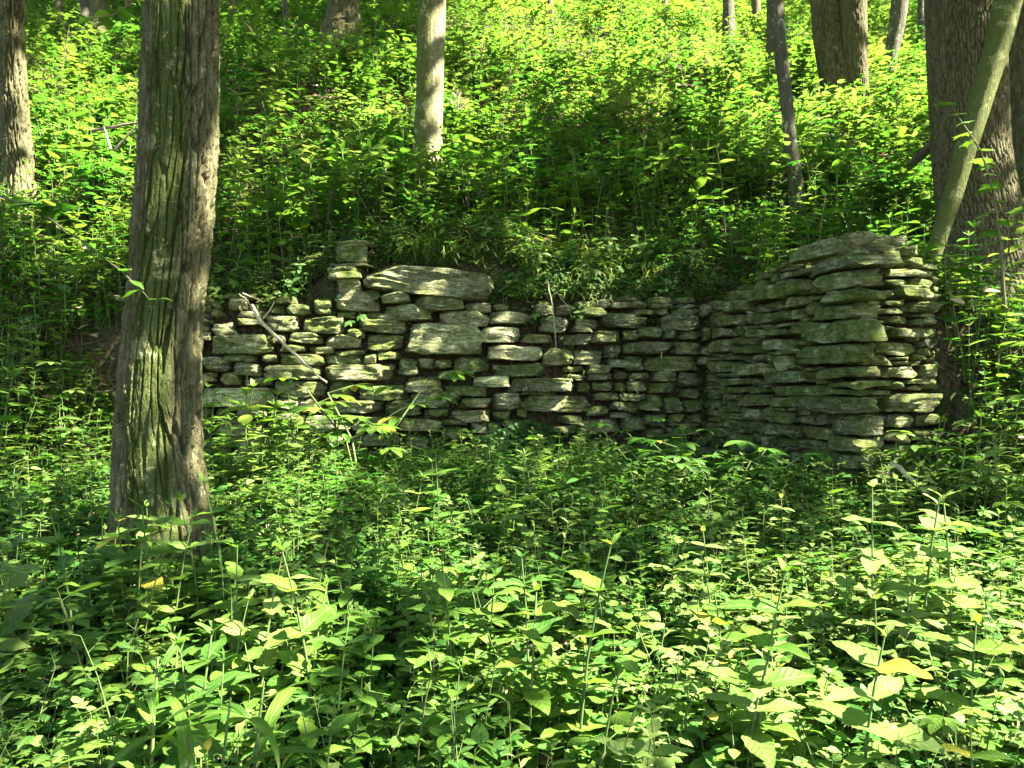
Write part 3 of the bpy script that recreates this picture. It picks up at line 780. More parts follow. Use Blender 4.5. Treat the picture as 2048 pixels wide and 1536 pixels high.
def main_moss(T, Z):
    # a mossy band up the side that faces the camera, right of centre
    a = np.angle(np.exp(1j * (T - (-PI / 2 + 0.10 + 0.05 * np.sin(Z * 1.5)))))
    return 1.05 * np.exp(-(a / 0.42) ** 2) + 0.4 * np.exp(-np.clip(Z - 0.5, 0, 9) / 0.25)
MAIN, MAINY = tree('furrowed_tree', 'big straight trunk with deeply furrowed bark and a dark moss band, nearest tree at left',
     [(0, 288, 437), (150, 283, 436), (300, 280, 436), (450, 266, 426), (560, 258, 414), (700, 242, 402), (850, 232, 402), (960, 230, 412), (1040, 232, 422), (1150, 228, 432)],
     'bark_furrow', 'furrow', base=(325, 1150), nu=400, nv=560, flare=0.17, moss=main_moss, lobes=4, seed=4, flare_h=0.28)
def side_moss(c, w):
    return lambda T, Z: np.exp(-(np.angle(np.exp(1j * (T - c))) / w) ** 2)
tree('slim_furrowed_tree', 'slender pale furrowed trunk with a flared base at the left edge on the slope',
     [(0, 0, 48), (120, 0, 50), (220, 2, 56), (300, 8, 64), (350, 12, 70), (395, 12, 76)], 'bark_furrow', 'furrow', base=(45, 400), nu=160, nv=260, flare=0.35, seed=9, lobes=3)
tree('sunlit_tree', 'straight sunlit trunk with yellow moss and white lichen standing behind the middle of the wall',
     [(0, 836, 893), (100, 833, 890), (200, 831, 887), (280, 826, 884), (330, 822, 883), (360, 818, 884), (440, 812, 886)], 'bark_yellow', 'smooth', base=(852, 396), nu=96, nv=220, flare=0.2, moss=lambda T, Z: 1.25 * side_moss(-PI * 0.80, 0.85)(T, Z), seed=12)
tree('dark_hill_tree', 'dark trunk with a flared base high on the slope left of the sunlit trunk',
     [(0, 656, 720), (30, 652, 722), (55, 646, 726)], 'bark_brown', 'furrow', base=(688, 95), nu=80, nv=160, flare=0.3, seed=15)
tree('thin_lichen_tree', 'thin curved trunk mottled with white lichen above the stone pier',
     [(0, 1537, 1567), (60, 1540, 1570), (130, 1551, 1578), (200, 1560, 1586), (270, 1567, 1592), (330, 1574, 1600), (365, 1576, 1606), (450, 1582, 1614)], 'bark_lichen', 'smooth', base=(1590, 450), nu=48, nv=160, flare=0.15, seed=17, H=9)
tree('half_hidden_tree', 'dark straight trunk half hidden behind the thin lichen mottled one',
     [(0, 1534, 1562), (80, 1533, 1560), (140, 1530, 1562)], 'bark_brown', 'fine', base=(1546, 190), nu=48, nv=100, flare=0.2, seed=19)
tw, twY = tree('twin_tree', 'thick brown trunk forked into two stems among yellow green plants',
     [(0, 1622, 1688), (60, 1626, 1694), (110, 1632, 1706), (150, 1640, 1722), (190, 1648, 1738)], 'bark_brown', 'fine', base=(1700, 232), nu=160, nv=200, flare=0.1, seed=23)
def stem2():
    prof = [(0, 1681, 1733), (60, 1684, 1733), (110, 1688, 1734), (150, 1694, 1735), (200, 1700, 1736)]
    Y = twY - 0.30
    zc = [CAMZ - (p[0] - 768) / F * Y for p in prof][::-1]; xc = [((p[1] + p[2]) / 2 - 1024) / F * Y for p in prof][::-1]; rc = [(p[2] - p[1]) / 2 / F * Y for p in prof][::-1]
    zt = zc[-1] + 6
    me = trunk_mesh(lambda z: (float(np.interp(z, zc, xc)) + max(0, z - zc[-1]) * 0.05, Y), lambda z: float(np.interp(z, zc, rc)) * (1 if z < zc[-1] else max(.4, 1 - .6 * (z - zc[-1]) / 6)), zc[0] - 0.6, zt, 90, 160, 'fine', 24, [M['bark_brown']], 0.12)
    o = link('trunk', me, tw); o.location = -tw.location
stem2()
tree('leaning_dark_tree', 'slim dark trunk leaning right on the slope beside the forked brown trunk',
     [(0, 1783, 1817), (50, 1778, 1810), (100, 1770, 1798), (150, 1764, 1790)], 'bark_lichen', 'smooth', base=(1777, 195), nu=48, nv=100, flare=0.15, seed=27)
tree('great_tree', 'huge brown trunk with a wide flared base standing behind the leaning mossy stem',
     [(0, 1856, 2000), (150, 1862, 2006), (300, 1868, 2014), (400, 1878, 2030), (500, 1890, 2052), (600, 1890, 2078)], 'bark_brown', 'fine', base=(1985, 585), nu=420, nv=420, flare=0.2, seed=31, lobes=6)
tree('edge_tree', 'dark brown trunk cut off by the right edge beside the huge one',
     [(0, 2014, 2110), (200, 2016, 2115), (420, 2016, 2125)], 'bark_brown', 'fine', base=(2070, 455), nu=110, nv=160, flare=0.2, seed=33)
tree('leaning_mossy_tree', 'slender moss green trunk curving up to the right from behind the stone pier',
     [(0, 1988, 2044), (80, 1974, 2024), (160, 1950, 1998), (240, 1926, 1972), (320, 1905, 1946), (400, 1884, 1922), (460, 1866, 1900), (520, 1848, 1880), (545, 1846, 1878)],
     'bark_moss', 'smooth', Y=6.9, nu=72, nv=260, flare=0.08, seed=37, moss=side_moss(-PI * 0.6, 1.2), H=7)
FAR = [(168, 20, 0, 50), (196, 30, 0, 62), (118, 12, 0, 30), (1457, 22, 0, 60), (1512, 17, 0, 42), (1410, 14, 0, 20), (1842, 12, 0, 70), (1330, 12, 0, 16), (255, 10, 0, 30), (570, 9, 0, 22), (1900, 20, 0, 30), (470, 12, 0, 20), (1100, 11, 0, 14)]
FLAB = ['distant dark trunk left of the big furrowed trunk, narrower of a pair', 'distant dark trunk left of the big furrowed trunk, wider of a pair', 'thin distant trunk near the top left corner',
        'distant dark trunk at the top left of the thin lichen mottled trunk', 'distant trunk with a sunlit edge just left of the thin lichen mottled trunk', 'short distant trunk at the top edge far left of the lichen mottled one',
        'distant dark trunk just left of the huge brown trunk', 'thin distant trunk at the top edge above the bright slope', 'thin distant trunk close to the left side of the big furrowed trunk',
        'thin distant trunk left of the dark flared trunk', 'distant trunk mostly hidden behind the huge brown trunk', 'thin distant trunk just right of the big furrowed trunk', 'thin distant trunk at the top edge right of the sunlit trunk']
for i, (px, w, y0, yb_) in enumerate(FAR):
    tree('distant_tree', FLAB[i], [(0, px - w / 2, px + w / 2), (yb_, px - w / 2 - 1, px + w / 2 + 2)], 'bark_brown' if i % 3 else 'bark_lichen', 'smooth',
         base=(px, yb_ + 40), nu=24, nv=40, flare=0.15, seed=50 + i, group='distant trunks along the top of the slope', H=12)
# unseen trees added beside and behind the camera for dappled shade and dimmer sky
CAN = [(6.5, 2.0), (10, 7), (8, -3), (13, 2), (14, 12), (18, 20), (12, -8), (19, 6), (24, 14), (22, 27), (4.2, -2.5), (28, 24), (17, -2)]
SIDE = [(-7.5, 4.5), (-5, -3), (-12, 9), (0.5, -5), (-10, -2), (-15, 16)]  # added so their crowns cover open sky, darkening and greening ambient light
CAN += SIDE
for i, (x, y) in enumerate(CAN):
    zb = h1(x, y)
    root = bpy.data.objects.new('added_shade_tree', None); COL.objects.link(root); root.location = (x, y, zb)
    root['label'] = 'unseen tree added beyond the right side so its crown shades the wall'; root['category'] = 'tree'; root['group'] = 'unseen shade trees added beyond the right side'
    me = trunk_mesh(lambda z: (x + 0.03 * (z - zb), y), lambda z: 0.2 * (1 - 0.05 * (z - zb)), zb - 0.3, zb + 11, 24, 40, 'fine', 80 + i, [M['bark_brown']], 0.3)
    t = link('trunk', me, root); t.location = -root.location
    tp = Vector((x + 0.33, y, zb + 11))
    limbs(root, tp, 0.09, 'bark_brown', 90 + i)
    if (x, y) in SIDE: root['label'] = 'unseen tree added beyond the left side or behind the viewer to dim the sky'; root['group'] = 'unseen trees added to dim the sky'
    TREES.append([root, tp, (x, y) in SIDE])

# crown leaves, placed along the sun's rays to shade all but the lit patches
N = 130000
aa = RNG.uniform(a0, a0 + na * CELL, N); bb = RNG.uniform(b0, b0 + nb * CELL, N)
ii = ((aa - a0) / CELL).astype(int).clip(0, na - 1); jj = ((bb - b0) / CELL).astype(int).clip(0, nb - 1)
Lv = Lmap[ii, jj]; Cv = Cmap[ii, jj]
dap = fbm(np.stack([aa * 1.1, bb * 1.1, np.zeros(N)], 1), 77, 3)
keep = ~np.isnan(Cv)
prob = np.clip(1.02 - 1.22 * Lv - 0.9 * dap * (0.12 + Lv * (1.2 - Lv) * 1.6), 0, 1) ** 1.3
keep &= RNG.uniform(0, 1, N) < prob
aa, bb, Cv = aa[keep], bb[keep], Cv[keep]
tt = RNG.uniform(9.0, 16.5, len(aa))
LP = aa[:, None] * E1 + bb[:, None] * E2 + (Cv + tt)[:, None] * Sv
# own crowns of visible and added side trees, wide to dim and green skylight
own = []
for root, tp, vis in TREES:
    if vis:
        n = 1500
        d = RNG.normal(size=(n, 3)); d /= np.linalg.norm(d, axis=1, keepdims=True)
        q = np.array(tp) + d * RNG.uniform(0.3, 1, (n, 1)) ** 0.5 * np.array([4.4, 4.4, 2.0]) + np.array([0, 0, 0.8])
        a_, b_, c_ = q @ E1, q @ E2, q @ Sv
        i_ = ((a_ - a0) / CELL).astype(int).clip(0, na - 1); j_ = ((b_ - b0) / CELL).astype(int).clip(0, nb - 1)
        outm = (a_ < a0) | (a_ >= a0 + na * CELL) | (b_ < b0) | (b_ >= b0 + nb * CELL)
        m = outm | (RNG.uniform(0, 1, n) < np.clip(1.05 - 1.25 * Lmap[i_, j_], 0, 1) ** 1.5)
        own.append(q[m])
LP = np.vstack([LP] + own)
# keep crowns above the picture's top edge and above the ground
yy = LP[:, 1]
inpic = (yy > 0.5) & ((LP[:, 2] - CAMZ) < yy * 0.53) & (np.abs(LP[:, 0]) < yy * 0.70)
LP = LP[~inpic]
LP = LP[LP[:, 2] > height(LP[:, 0], LP[:, 1]) + 2.0]
tops = np.array([tuple(t[1]) for t in TREES])
near = np.argmin(((LP[:, None, :2] - tops[None, :, :2]) ** 2).sum(2), 1)
def leaf_cards(C, smin, smax, seed):
    r = np.random.default_rng(seed); n = len(C)
    nrm = r.normal(size=(n, 3)) * 0.55 + np.array([0.25, -0.1, 1.0]); nrm /= np.linalg.norm(nrm, axis=1, keepdims=True)
    u = np.cross(nrm, r.normal(size=(n, 3))); u /= np.linalg.norm(u, axis=1, keepdims=True); w = np.cross(nrm, u)
    s = r.uniform(smin, smax, n)[:, None]
    prof = [(0, -1.0), (0.42, -0.35), (0.36, 0.4), (0, 1.0), (-0.36, 0.4), (-0.42, -0.35)]
    V = np.stack([C + (w * px + u * py) * s * 0.5 + nrm * (-0.10 * abs(py)) * s for px, py in prof], 1).reshape(-1, 3)
    b = np.arange(n)[:, None] * 6
    Q = np.concatenate([b + np.array([[0, 1, 2, 3]]), b + np.array([[0, 3, 4, 5]])], 0)
    uv = np.tile(np.array([[.5, 0], [.9, .3], [.9, .7], [.5, 1], [.1, .7], [.1, .3]]), (n, 1))
    return V, Q, uv
for k, (root, tp, vis) in enumerate(TREES):
    C = LP[near == k]
    if len(C) < 3: continue
    V, Q, uv = leaf_cards(C, 0.22, 0.46, k)
    o = link('crown', mesh('crown', V, Q, [M['crown']], uv), root); o.location = -root.location

# ------------------------------------------------------------------ leaves and plants
def leaf_strip(wid, rows, serr=0.0, fold=0.25, droop=0.6, tip=1.0, peak=0.38, cols=3, wave=0.0, seed=0):
    v = np.linspace(0, 1, rows + 1)
    a = peak / (1 - peak)
    wv = wid * 0.5 * (v ** (a * 0.8)) * ((1 - v) ** 0.85) / ((peak ** (a * 0.8)) * ((1 - peak) ** 0.85))
    wv[0] = wid * 0.04; wv[-1] = 0.002
    if serr: wv[1:-1:2] *= 1 + serr; wv[2:-1:2] *= 1 - serr
    ang = -droop * v ** 1.4
    y = np.concatenate([[0], np.cumsum(np.cos((ang[1:] + ang[:-1]) / 2) / rows)]); z = np.concatenate([[0], np.cumsum(np.sin((ang[1:] + ang[:-1]) / 2) / rows)])
    V = []; U = []
    for i in range(rows + 1):
        for s in (-1, 0, 1):
            V.append((s * wv[i], y[i] - (0.04 * abs(s) * (v[i] < .3)), z[i] + abs(s) * wv[i] * fold + wave * s * wv[i] * math.sin(9 * v[i] + seed)))
            U.append((0.5 + 0.5 * s * min(1, wv[i] / (wid * 0.5) + 0.001), v[i]))
    Q = []
    for i in range(rows):
        for c in (0, 1):
            Q.append((3 * i + c, 3 * i + c + 1, 3 * i + 4 + c, 3 * i + 3 + c))
    return np.array(V), np.array(Q), np.array(U)

def leaf_maple(seed=0):
    out = [(0, 0.02), (0.20, -0.02), (0.42, 0.10), (0.30, 0.24), (0.60, 0.50), (0.36, 0.50), (0.32, 0.62), (0.16, 0.66), (0.0, 1.0), (-0.16, 0.66), (-0.32, 0.62), (-0.36, 0.50), (-0.60, 0.50), (-0.30, 0.24), (-0.42, 0.10), (-0.20, -0.02)]
    V = [(0, 0.36, 0.03)] + [(x, y, -0.22 * ((x * 1.1) ** 2 + max(0, y - 0.2) ** 2) + 0.04 * math.sin(5 * x + seed)) for x, y in out]
    Q = []
    n = len(out)
    for i in range(0, n, 2):
        Q.append((0, 1 + i, 1 + (i + 1) % n, 1 + (i + 2) % n))
    U = [(0.5, 0.4)] + [(0.5 + x * 0.8, y) for x, y in out]
    return np.array(V), np.array(Q), np.array(U)

LEAF = {}
def reg(key, fn_hi, fn_lo): LEAF[key] = (fn_hi, fn_lo)
reg('ovate', lambda: leaf_strip(0.42, 12, 0.045, 0.16, 0.45, wave=0.15), lambda: leaf_strip(0.42, 5, 0, 0.16, 0.45))
reg('ovate2', lambda: leaf_strip(0.46, 12, 0.045, 0.22, 0.2, wave=0.2, seed=2), lambda: leaf_strip(0.46, 5, 0, 0.22, 0.2))
reg('lance', lambda: leaf_strip(0.20, 8, 0.0, 0.25, 0.7), lambda: leaf_strip(0.20, 4, 0, 0.25, 0.7))
reg('broad', lambda: leaf_strip(0.66, 12, 0.05, 0.12, 0.4, peak=0.32, wave=0.12), lambda: leaf_strip(0.66, 5, 0, 0.12, 0.4, peak=0.32))
reg('leaflet', lambda: leaf_strip(0.40, 10, 0.04, 0.16, 0.45, peak=0.58), lambda: leaf_strip(0.40, 5, 0, 0.16, 0.45, peak=0.58))
reg('round', lambda: leaf_strip(0.8, 5, 0, 0.1, 0.3, peak=0.45), lambda: leaf_strip(0.8, 3, 0, 0.1, 0.3, peak=0.45))
reg('blade', lambda: leaf_strip(0.05, 9, 0, 0.3, 1.9, peak=0.3), lambda: leaf_strip(0.035, 6, 0, 0.3, 1.9, peak=0.3))
reg('wide_blade', lambda: leaf_strip(0.10, 12, 0, 0.25, 1.5, peak=0.35, wave=0.25), lambda: leaf_strip(0.13, 6, 0, 0.25, 1.5, peak=0.35))
reg('maple', leaf_maple, leaf_maple)
GEO = {k: (h(), l()) for k, (h, l) in LEAF.items()}

def LM(p, az, pitch, roll, s):
    return Matrix.Translation(p) @ Matrix.Rotation(az, 4, 'Z') @ Matrix.Rotation(pitch, 4, 'X') @ Matrix.Rotation(roll, 4, 'Y') @ Matrix.Scale(s, 4)
def azdir(az): return Vector((-math.sin(az), math.cos(az), 0))

def stem_path(H, lean, rs, n=5):
    a = rs.uniform(0, 2 * PI); d = Vector((math.cos(a), math.sin(a), 0)) * lean * H
    return [Vector((0, 0, H * t)) + d * t * t for t in np.linspace(0, 1, n)]
def along(path, t):
    k = t * (len(path) - 1); i = min(int(k), len(path) - 2); return path[i].lerp(path[i + 1], k - i)

def plant(species, seed):
    """-> stem chunks (V, Q), leaves (key, matrix)"""
    rs = random.Random(seed); st = []; lv = []
    if species == 'opposite':
        H = rs.uniform(0.55, 0.85); path = stem_path(H, rs.uniform(0, 0.15), rs)
        st.append(tube(path, [0.006, 0.0055, 0.005, 0.004, 0.003], 5))
        n = rs.randint(5, 7); az = rs.uniform(0, PI)
        for i in range(n):
            t = 0.22 + 0.76 * i / (n - 1); p = along(path, t); az += PI / 2 + rs.uniform(-0.25, 0.25)
            L = (0.095 + 0.095 * math.sin(PI * min(1, 0.25 + 0.62 * t))) * rs.uniform(0.85, 1.15)
            if i == n - 1: L *= 0.5
            for s in (0, PI):
                pit = rs.uniform(0.0, 0.40) + (0.5 if i == n - 1 else 0)
                lv.append((rs.choice(('ovate', 'ovate', 'ovate2')), LM(p, az + s + rs.uniform(-.15, .15), pit, rs.uniform(-0.3, 0.3), L * rs.uniform(0.9, 1.1))))
        if rs.random() < 0.6:
            for k in range(2): lv.append(('lance', LM(path[-1], rs.uniform(0, 6.3), rs.uniform(0.9, 1.3), 0, 0.05)))
    elif species == 'narrow':
        H = rs.uniform(0.45, 0.7); path = stem_path(H, rs.uniform(0, 0.2), rs)
        st.append(tube(path, [0.004, 0.004, 0.0035, 0.003, 0.002], 5))
        n = rs.randint(13, 18); az = rs.uniform(0, 6)
        for i in range(n):
            t = 0.2 + 0.8 * i / (n - 1); az += 2.4
            lv.append(('lance', LM(along(path, t), az, rs.uniform(0.1, 0.6) + 0.3 * (t > .9), rs.uniform(-.3, .3), rs.uniform(0.10, 0.15) * (1.1 - 0.45 * t))))
    elif species == 'broad':
        H = rs.uniform(0.32, 0.55); path = stem_path(H, rs.uniform(0, 0.25), rs)
        st.append(tube(path, [0.005, 0.0045, 0.004, 0.003, 0.002], 5))
        n = rs.randint(4, 5); az = rs.uniform(0, PI)
        for i in range(n):
            t = 0.3 + 0.7 * i / (n - 1); p = along(path, t); az += PI / 2 + rs.uniform(-.2, .2)
            for s in (0, PI):
                pl = rs.uniform(0.03, 0.07) * (1.2 - 0.7 * t); d = azdir(az + s) * pl + Vector((0, 0, pl * 0.5))
                st.append(tube([p, p + d * 0.5, p + d], [0.002, 0.0018, 0.0015], 3))
                lv.append(('broad', LM(p + d, az + s + rs.uniform(-.2, .2), rs.uniform(-0.25, 0.25), rs.uniform(-.35, .35), rs.uniform(0.09, 0.135) * (1.15 - 0.5 * t))))
    elif species == 'bush':
        for q_ in range(3):
            a_ = rs.uniform(0, 6.3); b0_ = Vector((0.06 * math.cos(a_), 0.06 * math.sin(a_), 0)); H = rs.uniform(0.3, 0.55)
            path = [b0_ + Vector((math.cos(a_) * 0.3 * t * t, math.sin(a_) * 0.3 * t * t, H * t)) for t in (0, 0.5, 1)]
            st.append(tube(path, [0.006, 0.005, 0.004], 5))
            for i in range(5):
                az = 2.4 * i + a_; p = along(path, 0.5 + 0.5 * i / 4); pl = rs.uniform(0.08, 0.2)
                e = p + azdir(az) * pl + Vector((0, 0, pl * rs.uniform(0.1, 0.5)))
                st.append(tube([p, e], [0.003, 0.002], 3)); sz = rs.uniform(0.12, 0.17)
                for k in (-2, -1, 0, 1, 2):
                    lv.append(('leaflet', LM(e, az + k * 0.8 + rs.uniform(-.1, .1), rs.uniform(-.25, .15), rs.uniform(-.2, .2), sz * (1 - 0.15 * abs(k)))))
    elif species == 'palmate':
        H = rs.uniform(0.38, 0.62); path = stem_path(H, rs.uniform(0, 0.2), rs)
        st.append(tube(path, [0.006, 0.005, 0.0045, 0.004, 0.003], 5))
        n = rs.randint(3, 5); a0_ = rs.uniform(0, 6)
        for i in range(n):
            az = a0_ + 2.4 * i; p = along(path, 0.55 + 0.45 * i / max(1, n - 1)); pl = rs.uniform(0.10, 0.2)
            e = p + azdir(az) * pl + Vector((0, 0, pl * rs.uniform(0.1, 0.6)))
            st.append(tube([p, (p + e) / 2 + Vector((0, 0, 0.01)), e], [0.003, 0.0025, 0.002], 4))
            sz = rs.uniform(0.13, 0.19); tilt = rs.uniform(-0.2, 0.1)
            for k in (-2, -1, 0, 1, 2):
                lv.append(('leaflet', LM(e, az + k * 0.78 + rs.uniform(-.1, .1), tilt + rs.uniform(-.12, .12), rs.uniform(-.2, .2), sz * (1 - 0.17 * abs(k)))))
    elif species == 'maple':
        H = rs.uniform(0.35, 0.7); path = stem_path(H, rs.uniform(0, 0.3), rs)
        st.append(tube(path, [0.005, 0.0045, 0.004, 0.003, 0.002], 5))
        for i in range(rs.randint(5, 8)):
            az = 2.4 * i + rs.uniform(-.4, .4); p = along(path, rs.uniform(0.45, 1)); pl = rs.uniform(0.05, 0.12)
            e = p + azdir(az) * pl + Vector((0, 0, pl * 0.6)); st.append(tube([p, (p + e) / 2, e], [0.002, 0.0018, 0.0015], 3))
            lv.append(('maple', LM(e, az, rs.uniform(-0.35, 0.1), rs.uniform(-.3, .3), rs.uniform(0.11, 0.17))))
    elif species == 'sprig':
        H = rs.uniform(0.35, 0.7); path = stem_path(H, rs.uniform(0.05, 0.35), rs)
        st.append(tube(path, [0.004, 0.0035, 0.003, 0.0025, 0.0015], 4))
        for i in range(8):
            t = 0.25 + 0.75 * i / 7; b = along(path, t); az = 2.4 * i + rs.uniform(-.5, .5); L = rs.uniform(0.10, 0.2) * (1.2 - 0.7 * t)
            e = b + azdir(az) * L + Vector((0, 0, L * rs.uniform(0.2, 0.8))); st.append(tube([b, e], [0.002, 0.001], 3))
            for k in range(5):
                q = b.lerp(e, 0.3 + 0.7 * k / 4); sd = 0 if k == 4 else (1 if k % 2 else -1) * rs.uniform(0.7, 1.3)
                lv.append((rs.choice(('ovate', 'ovate2', 'round')), LM(q, az + sd, rs.uniform(-.2, .35), rs.uniform(-.35, .35), rs.uniform(0.035, 0.07))))
    elif species == 'ground':
        for i in range(26):
            a = rs.uniform(0, 6.3); r = 0.2 * math.sqrt(rs.random()); b = Vector((r * math.cos(a), r * math.sin(a), 0)); e = b + Vector((rs.uniform(-.03, .03), rs.uniform(-.03, .03), rs.uniform(0.04, 0.2)))
            st.append(tube([b, (b + e) / 2, e], 0.0016, 3))
            for k in range(2): lv.append((rs.choice(('round', 'broad')), LM(e, rs.uniform(0, 6.3), rs.uniform(-.3, .4), rs.uniform(-.4, .4), rs.uniform(0.035, 0.075))))
    elif species == 'grass':
        for i in range(26):
            lv.append(('blade', LM(Vector((rs.uniform(-.05, .05), rs.uniform(-.05, .05), 0)), rs.uniform(0, 6.3), rs.uniform(0.8, 1.45), rs.uniform(-.3, .3), rs.uniform(0.25, 0.55))))
    elif species == 'sapling':
        H = rs.uniform(1.5, 2.4); path = stem_path(H, rs.uniform(0, 0.2), rs, 7)
        st.append(tube(path, [0.013, 0.011, 0.010, 0.008, 0.006, 0.004, 0.003], 5))
        for i in range(24):
            t = rs.uniform(0.22, 1); p = along(path, t); az = 2.4 * i; L = rs.uniform(0.35, 0.7) * (1.25 - 0.7 * t)
            d = azdir(az) * L + Vector((0, 0, L * rs.uniform(0.1, 0.5))); tw_ = [p, p + d * 0.5 + Vector((0, 0, 0.03)), p + d]
            st.append(tube(tw_, [0.004, 0.003, 0.002], 3))
            for k in range(9):
                q = along(tw_, 0.15 + 0.85 * k / 8); s = (1 if k % 2 else -1) * rs.uniform(0.6, 1.2)
                if k == 8: s = 0
                lv.append((rs.choice(('ovate', 'ovate2', 'broad')), LM(q, az + s, rs.uniform(-.3, .25), rs.uniform(-.3, .3), rs.uniform(0.08, 0.13))))
    return st, lv

def joined(species, seed, stemmat, leafmat, hi=False):
    st, lv = plant(species, seed)
    ch = [(V, Q, None, 0) for V, Q in st]
    for key, m in lv:
        V, Q, U = GEO[key][0 if hi else 1]
        A = np.array(m)
        ch.append((V @ A[:3, :3].T + A[:3, 3], Q, U, 1))
    V, Q, U, mi = join(ch)
    return mesh(species, V, Q, [M[stemmat], M[leafmat]], U, mi)

PROTO = bpy.data.collections.new('undergrowth_kinds')       # kinds used only as instances by the undergrowth
KINDS = []
def kind(species, seed, stemmat, leafmat):
    o = bpy.data.objects.new('k%03d' % len(KINDS), joined(species, seed, stemmat, leafmat))
    PROTO.objects.link(o); KINDS.append((species, leafmat)); return len(KINDS) - 1
KI = {}
for sp, nvar in (('opposite', 4), ('narrow', 3), ('broad', 3), ('palmate', 2), ('maple', 2), ('sprig', 3)):
    for lm in ('leaf_mid', 'leaf_light', 'leaf_dark', 'leaf_gold'):
        KI[(sp, lm)] = [kind(sp, 100 * hash_ + 7, 'stem', lm) for hash_ in range(1, nvar + 1)]
KI[('ground', 'leaf_small')] = [kind('ground', 900 + i, 'stem', 'leaf_small') for i in range(3)]
KI[('ground', 'leaf_gold')] = [kind('ground', 930 + i, 'stem', 'leaf_gold') for i in range(2)]
KI[('grass', 'grass')] = [kind('grass', 950 + i, 'stem', 'grass') for i in range(3)]
for lm in ('leaf_mid', 'leaf_gold', 'leaf_dark'):
    KI[('sapling', lm)] = [kind('sapling', 970 + i, 'twig', lm) for i in range(2)]
def litter_mesh(seed):
    rs = random.Random(seed); ch = []
    for i in range(14):
        V, Q, U = GEO['ovate2'][1]; A = np.array(LM(Vector((rs.uniform(-.25, .25), rs.uniform(-.25, .25), rs.uniform(0.01, 0.03))), rs.uniform(0, 6.3), rs.uniform(-.2, .5), rs.uniform(-.8, .8), rs.uniform(.06, .12)))
        ch.append((V @ A[:3, :3].T + A[:3, 3], Q, U, 0))
    V, Q, U, mi = join(ch); return mesh('litter', V, Q, [M['litter']], U, mi)
for i in range(2):
    o = bpy.data.objects.new('k%03d' % len(KINDS), litter_mesh(i)); PROTO.objects.link(o); KINDS.append(('litter', '')); KI.setdefault(('litter', ''), []).append(len(KINDS) - 1)

def scatter_nodes():
    g = bpy.data.node_groups.new('scatter_plants', 'GeometryNodeTree')
    g.interface.new_socket('Geometry', in_out='INPUT', socket_type='NodeSocketGeometry'); g.interface.new_socket('Geometry', in_out='OUTPUT', socket_type='NodeSocketGeometry')
    i = g.nodes.new('NodeGroupInput'); o = g.nodes.new('NodeGroupOutput')
    ip = g.nodes.new('GeometryNodeInstanceOnPoints'); ci = g.nodes.new('GeometryNodeCollectionInfo')
    ci.inputs['Collection'].default_value = PROTO; ci.inputs['Separate Children'].default_value = True; ci.inputs['Reset Children'].default_value = True
    def na_(name, ty):
        n = g.nodes.new('GeometryNodeInputNamedAttribute'); n.data_type = ty; n.inputs['Name'].default_value = name; return n.outputs['Attribute']
    g.links.new(i.outputs[0], ip.inputs['Points']); g.links.new(ci.outputs[0], ip.inputs['Instance'])
    ip.inputs['Pick Instance'].default_value = True
    g.links.new(na_('idx', 'INT'), ip.inputs['Instance Index']); g.links.new(na_('rot', 'FLOAT_VECTOR'), ip.inputs['Rotation']); g.links.new(na_('scl', 'FLOAT'), ip.inputs['Scale'])
    g.links.new(ip.outputs[0], o.inputs[0])
    return g
SCAT = scatter_nodes()
def scatter(name, label, cat, P_, rot, scl, idx):
    me = bpy.data.meshes.new(name); n = len(P_)
    me.vertices.add(n); me.vertices.foreach_set('co', np.asarray(P_, dtype=np.float32).ravel())
    a = me.attributes.new('rot', 'FLOAT_VECTOR', 'POINT'); a.data.foreach_set('vector', np.asarray(rot, dtype=np.float32).ravel())
    a = me.attributes.new('scl', 'FLOAT', 'POINT'); a.data.foreach_set('value', np.asarray(scl, dtype=np.float32))
    a = me.attributes.new('idx', 'INT', 'POINT'); a.data.foreach_set('value', np.asarray(idx, dtype=np.int32))
    me.update()
    o = link(name, me, label=label, cat=cat, kind='stuff')
    md = o.modifiers.new('scatter', 'NODES'); md.node_group = SCAT
    return o

def jitter_points(x0, x1, y0, y1, step):
    X, Y = np.meshgrid(np.arange(x0, x1, step), np.arange(y0, y1, step)); n = X.size
    X = X.ravel() + RNG.uniform(-.5, .5, n) * step; Y = Y.ravel() + RNG.uniform(-.5, .5, n) * step
    return X, Y
def wallcoords(x, y):
    ub = (x - WB0[0]) * TB[0] + (y - WB0[1]) * TB[1]; db = -(x - WB0[0]) * TB[1] + (y - WB0[1]) * TB[0]
    pa = -((x - PC[0]) * TL[0] + (y - PC[1]) * TL[1]); pb = (x - PC[0]) * TR[0] + (y - PC[1]) * TR[1]
    return ub, db, pa, pb
def blocked(x, y):
    ub, db, pa, pb = wallcoords(x, y)
    w = (ub > -0.05) & (ub < LB + 0.1) & (db > -0.14) & (db < 0.34)
    p = (pa > -0.12) & (pa < LL + 0.2) & (pb > -0.14) & (pb < 0.30)
    p |= (pa > -0.12) & (pa < 0.30) & (pb > -0.14) & (pb < LR + 0.12)
    t = np.hypot(x - MAIN.location.x, y - MAINY) < 0.34
    return w | p | t
def inview(x, y, m=1.05, off=0.6): return np.abs(x) < 0.6372 * y * m + off
def patch(x, y, f, seed): return fbm(np.stack([x * f, y * f, np.zeros_like(x)], 1), seed, 3)
def pix(x, y, z): return 1024 + x / y * F, 768 - (z - CAMZ) / y * F
def pick(keys, n):
    return np.array([random.choice(KI[keys[k]]) for k in n])

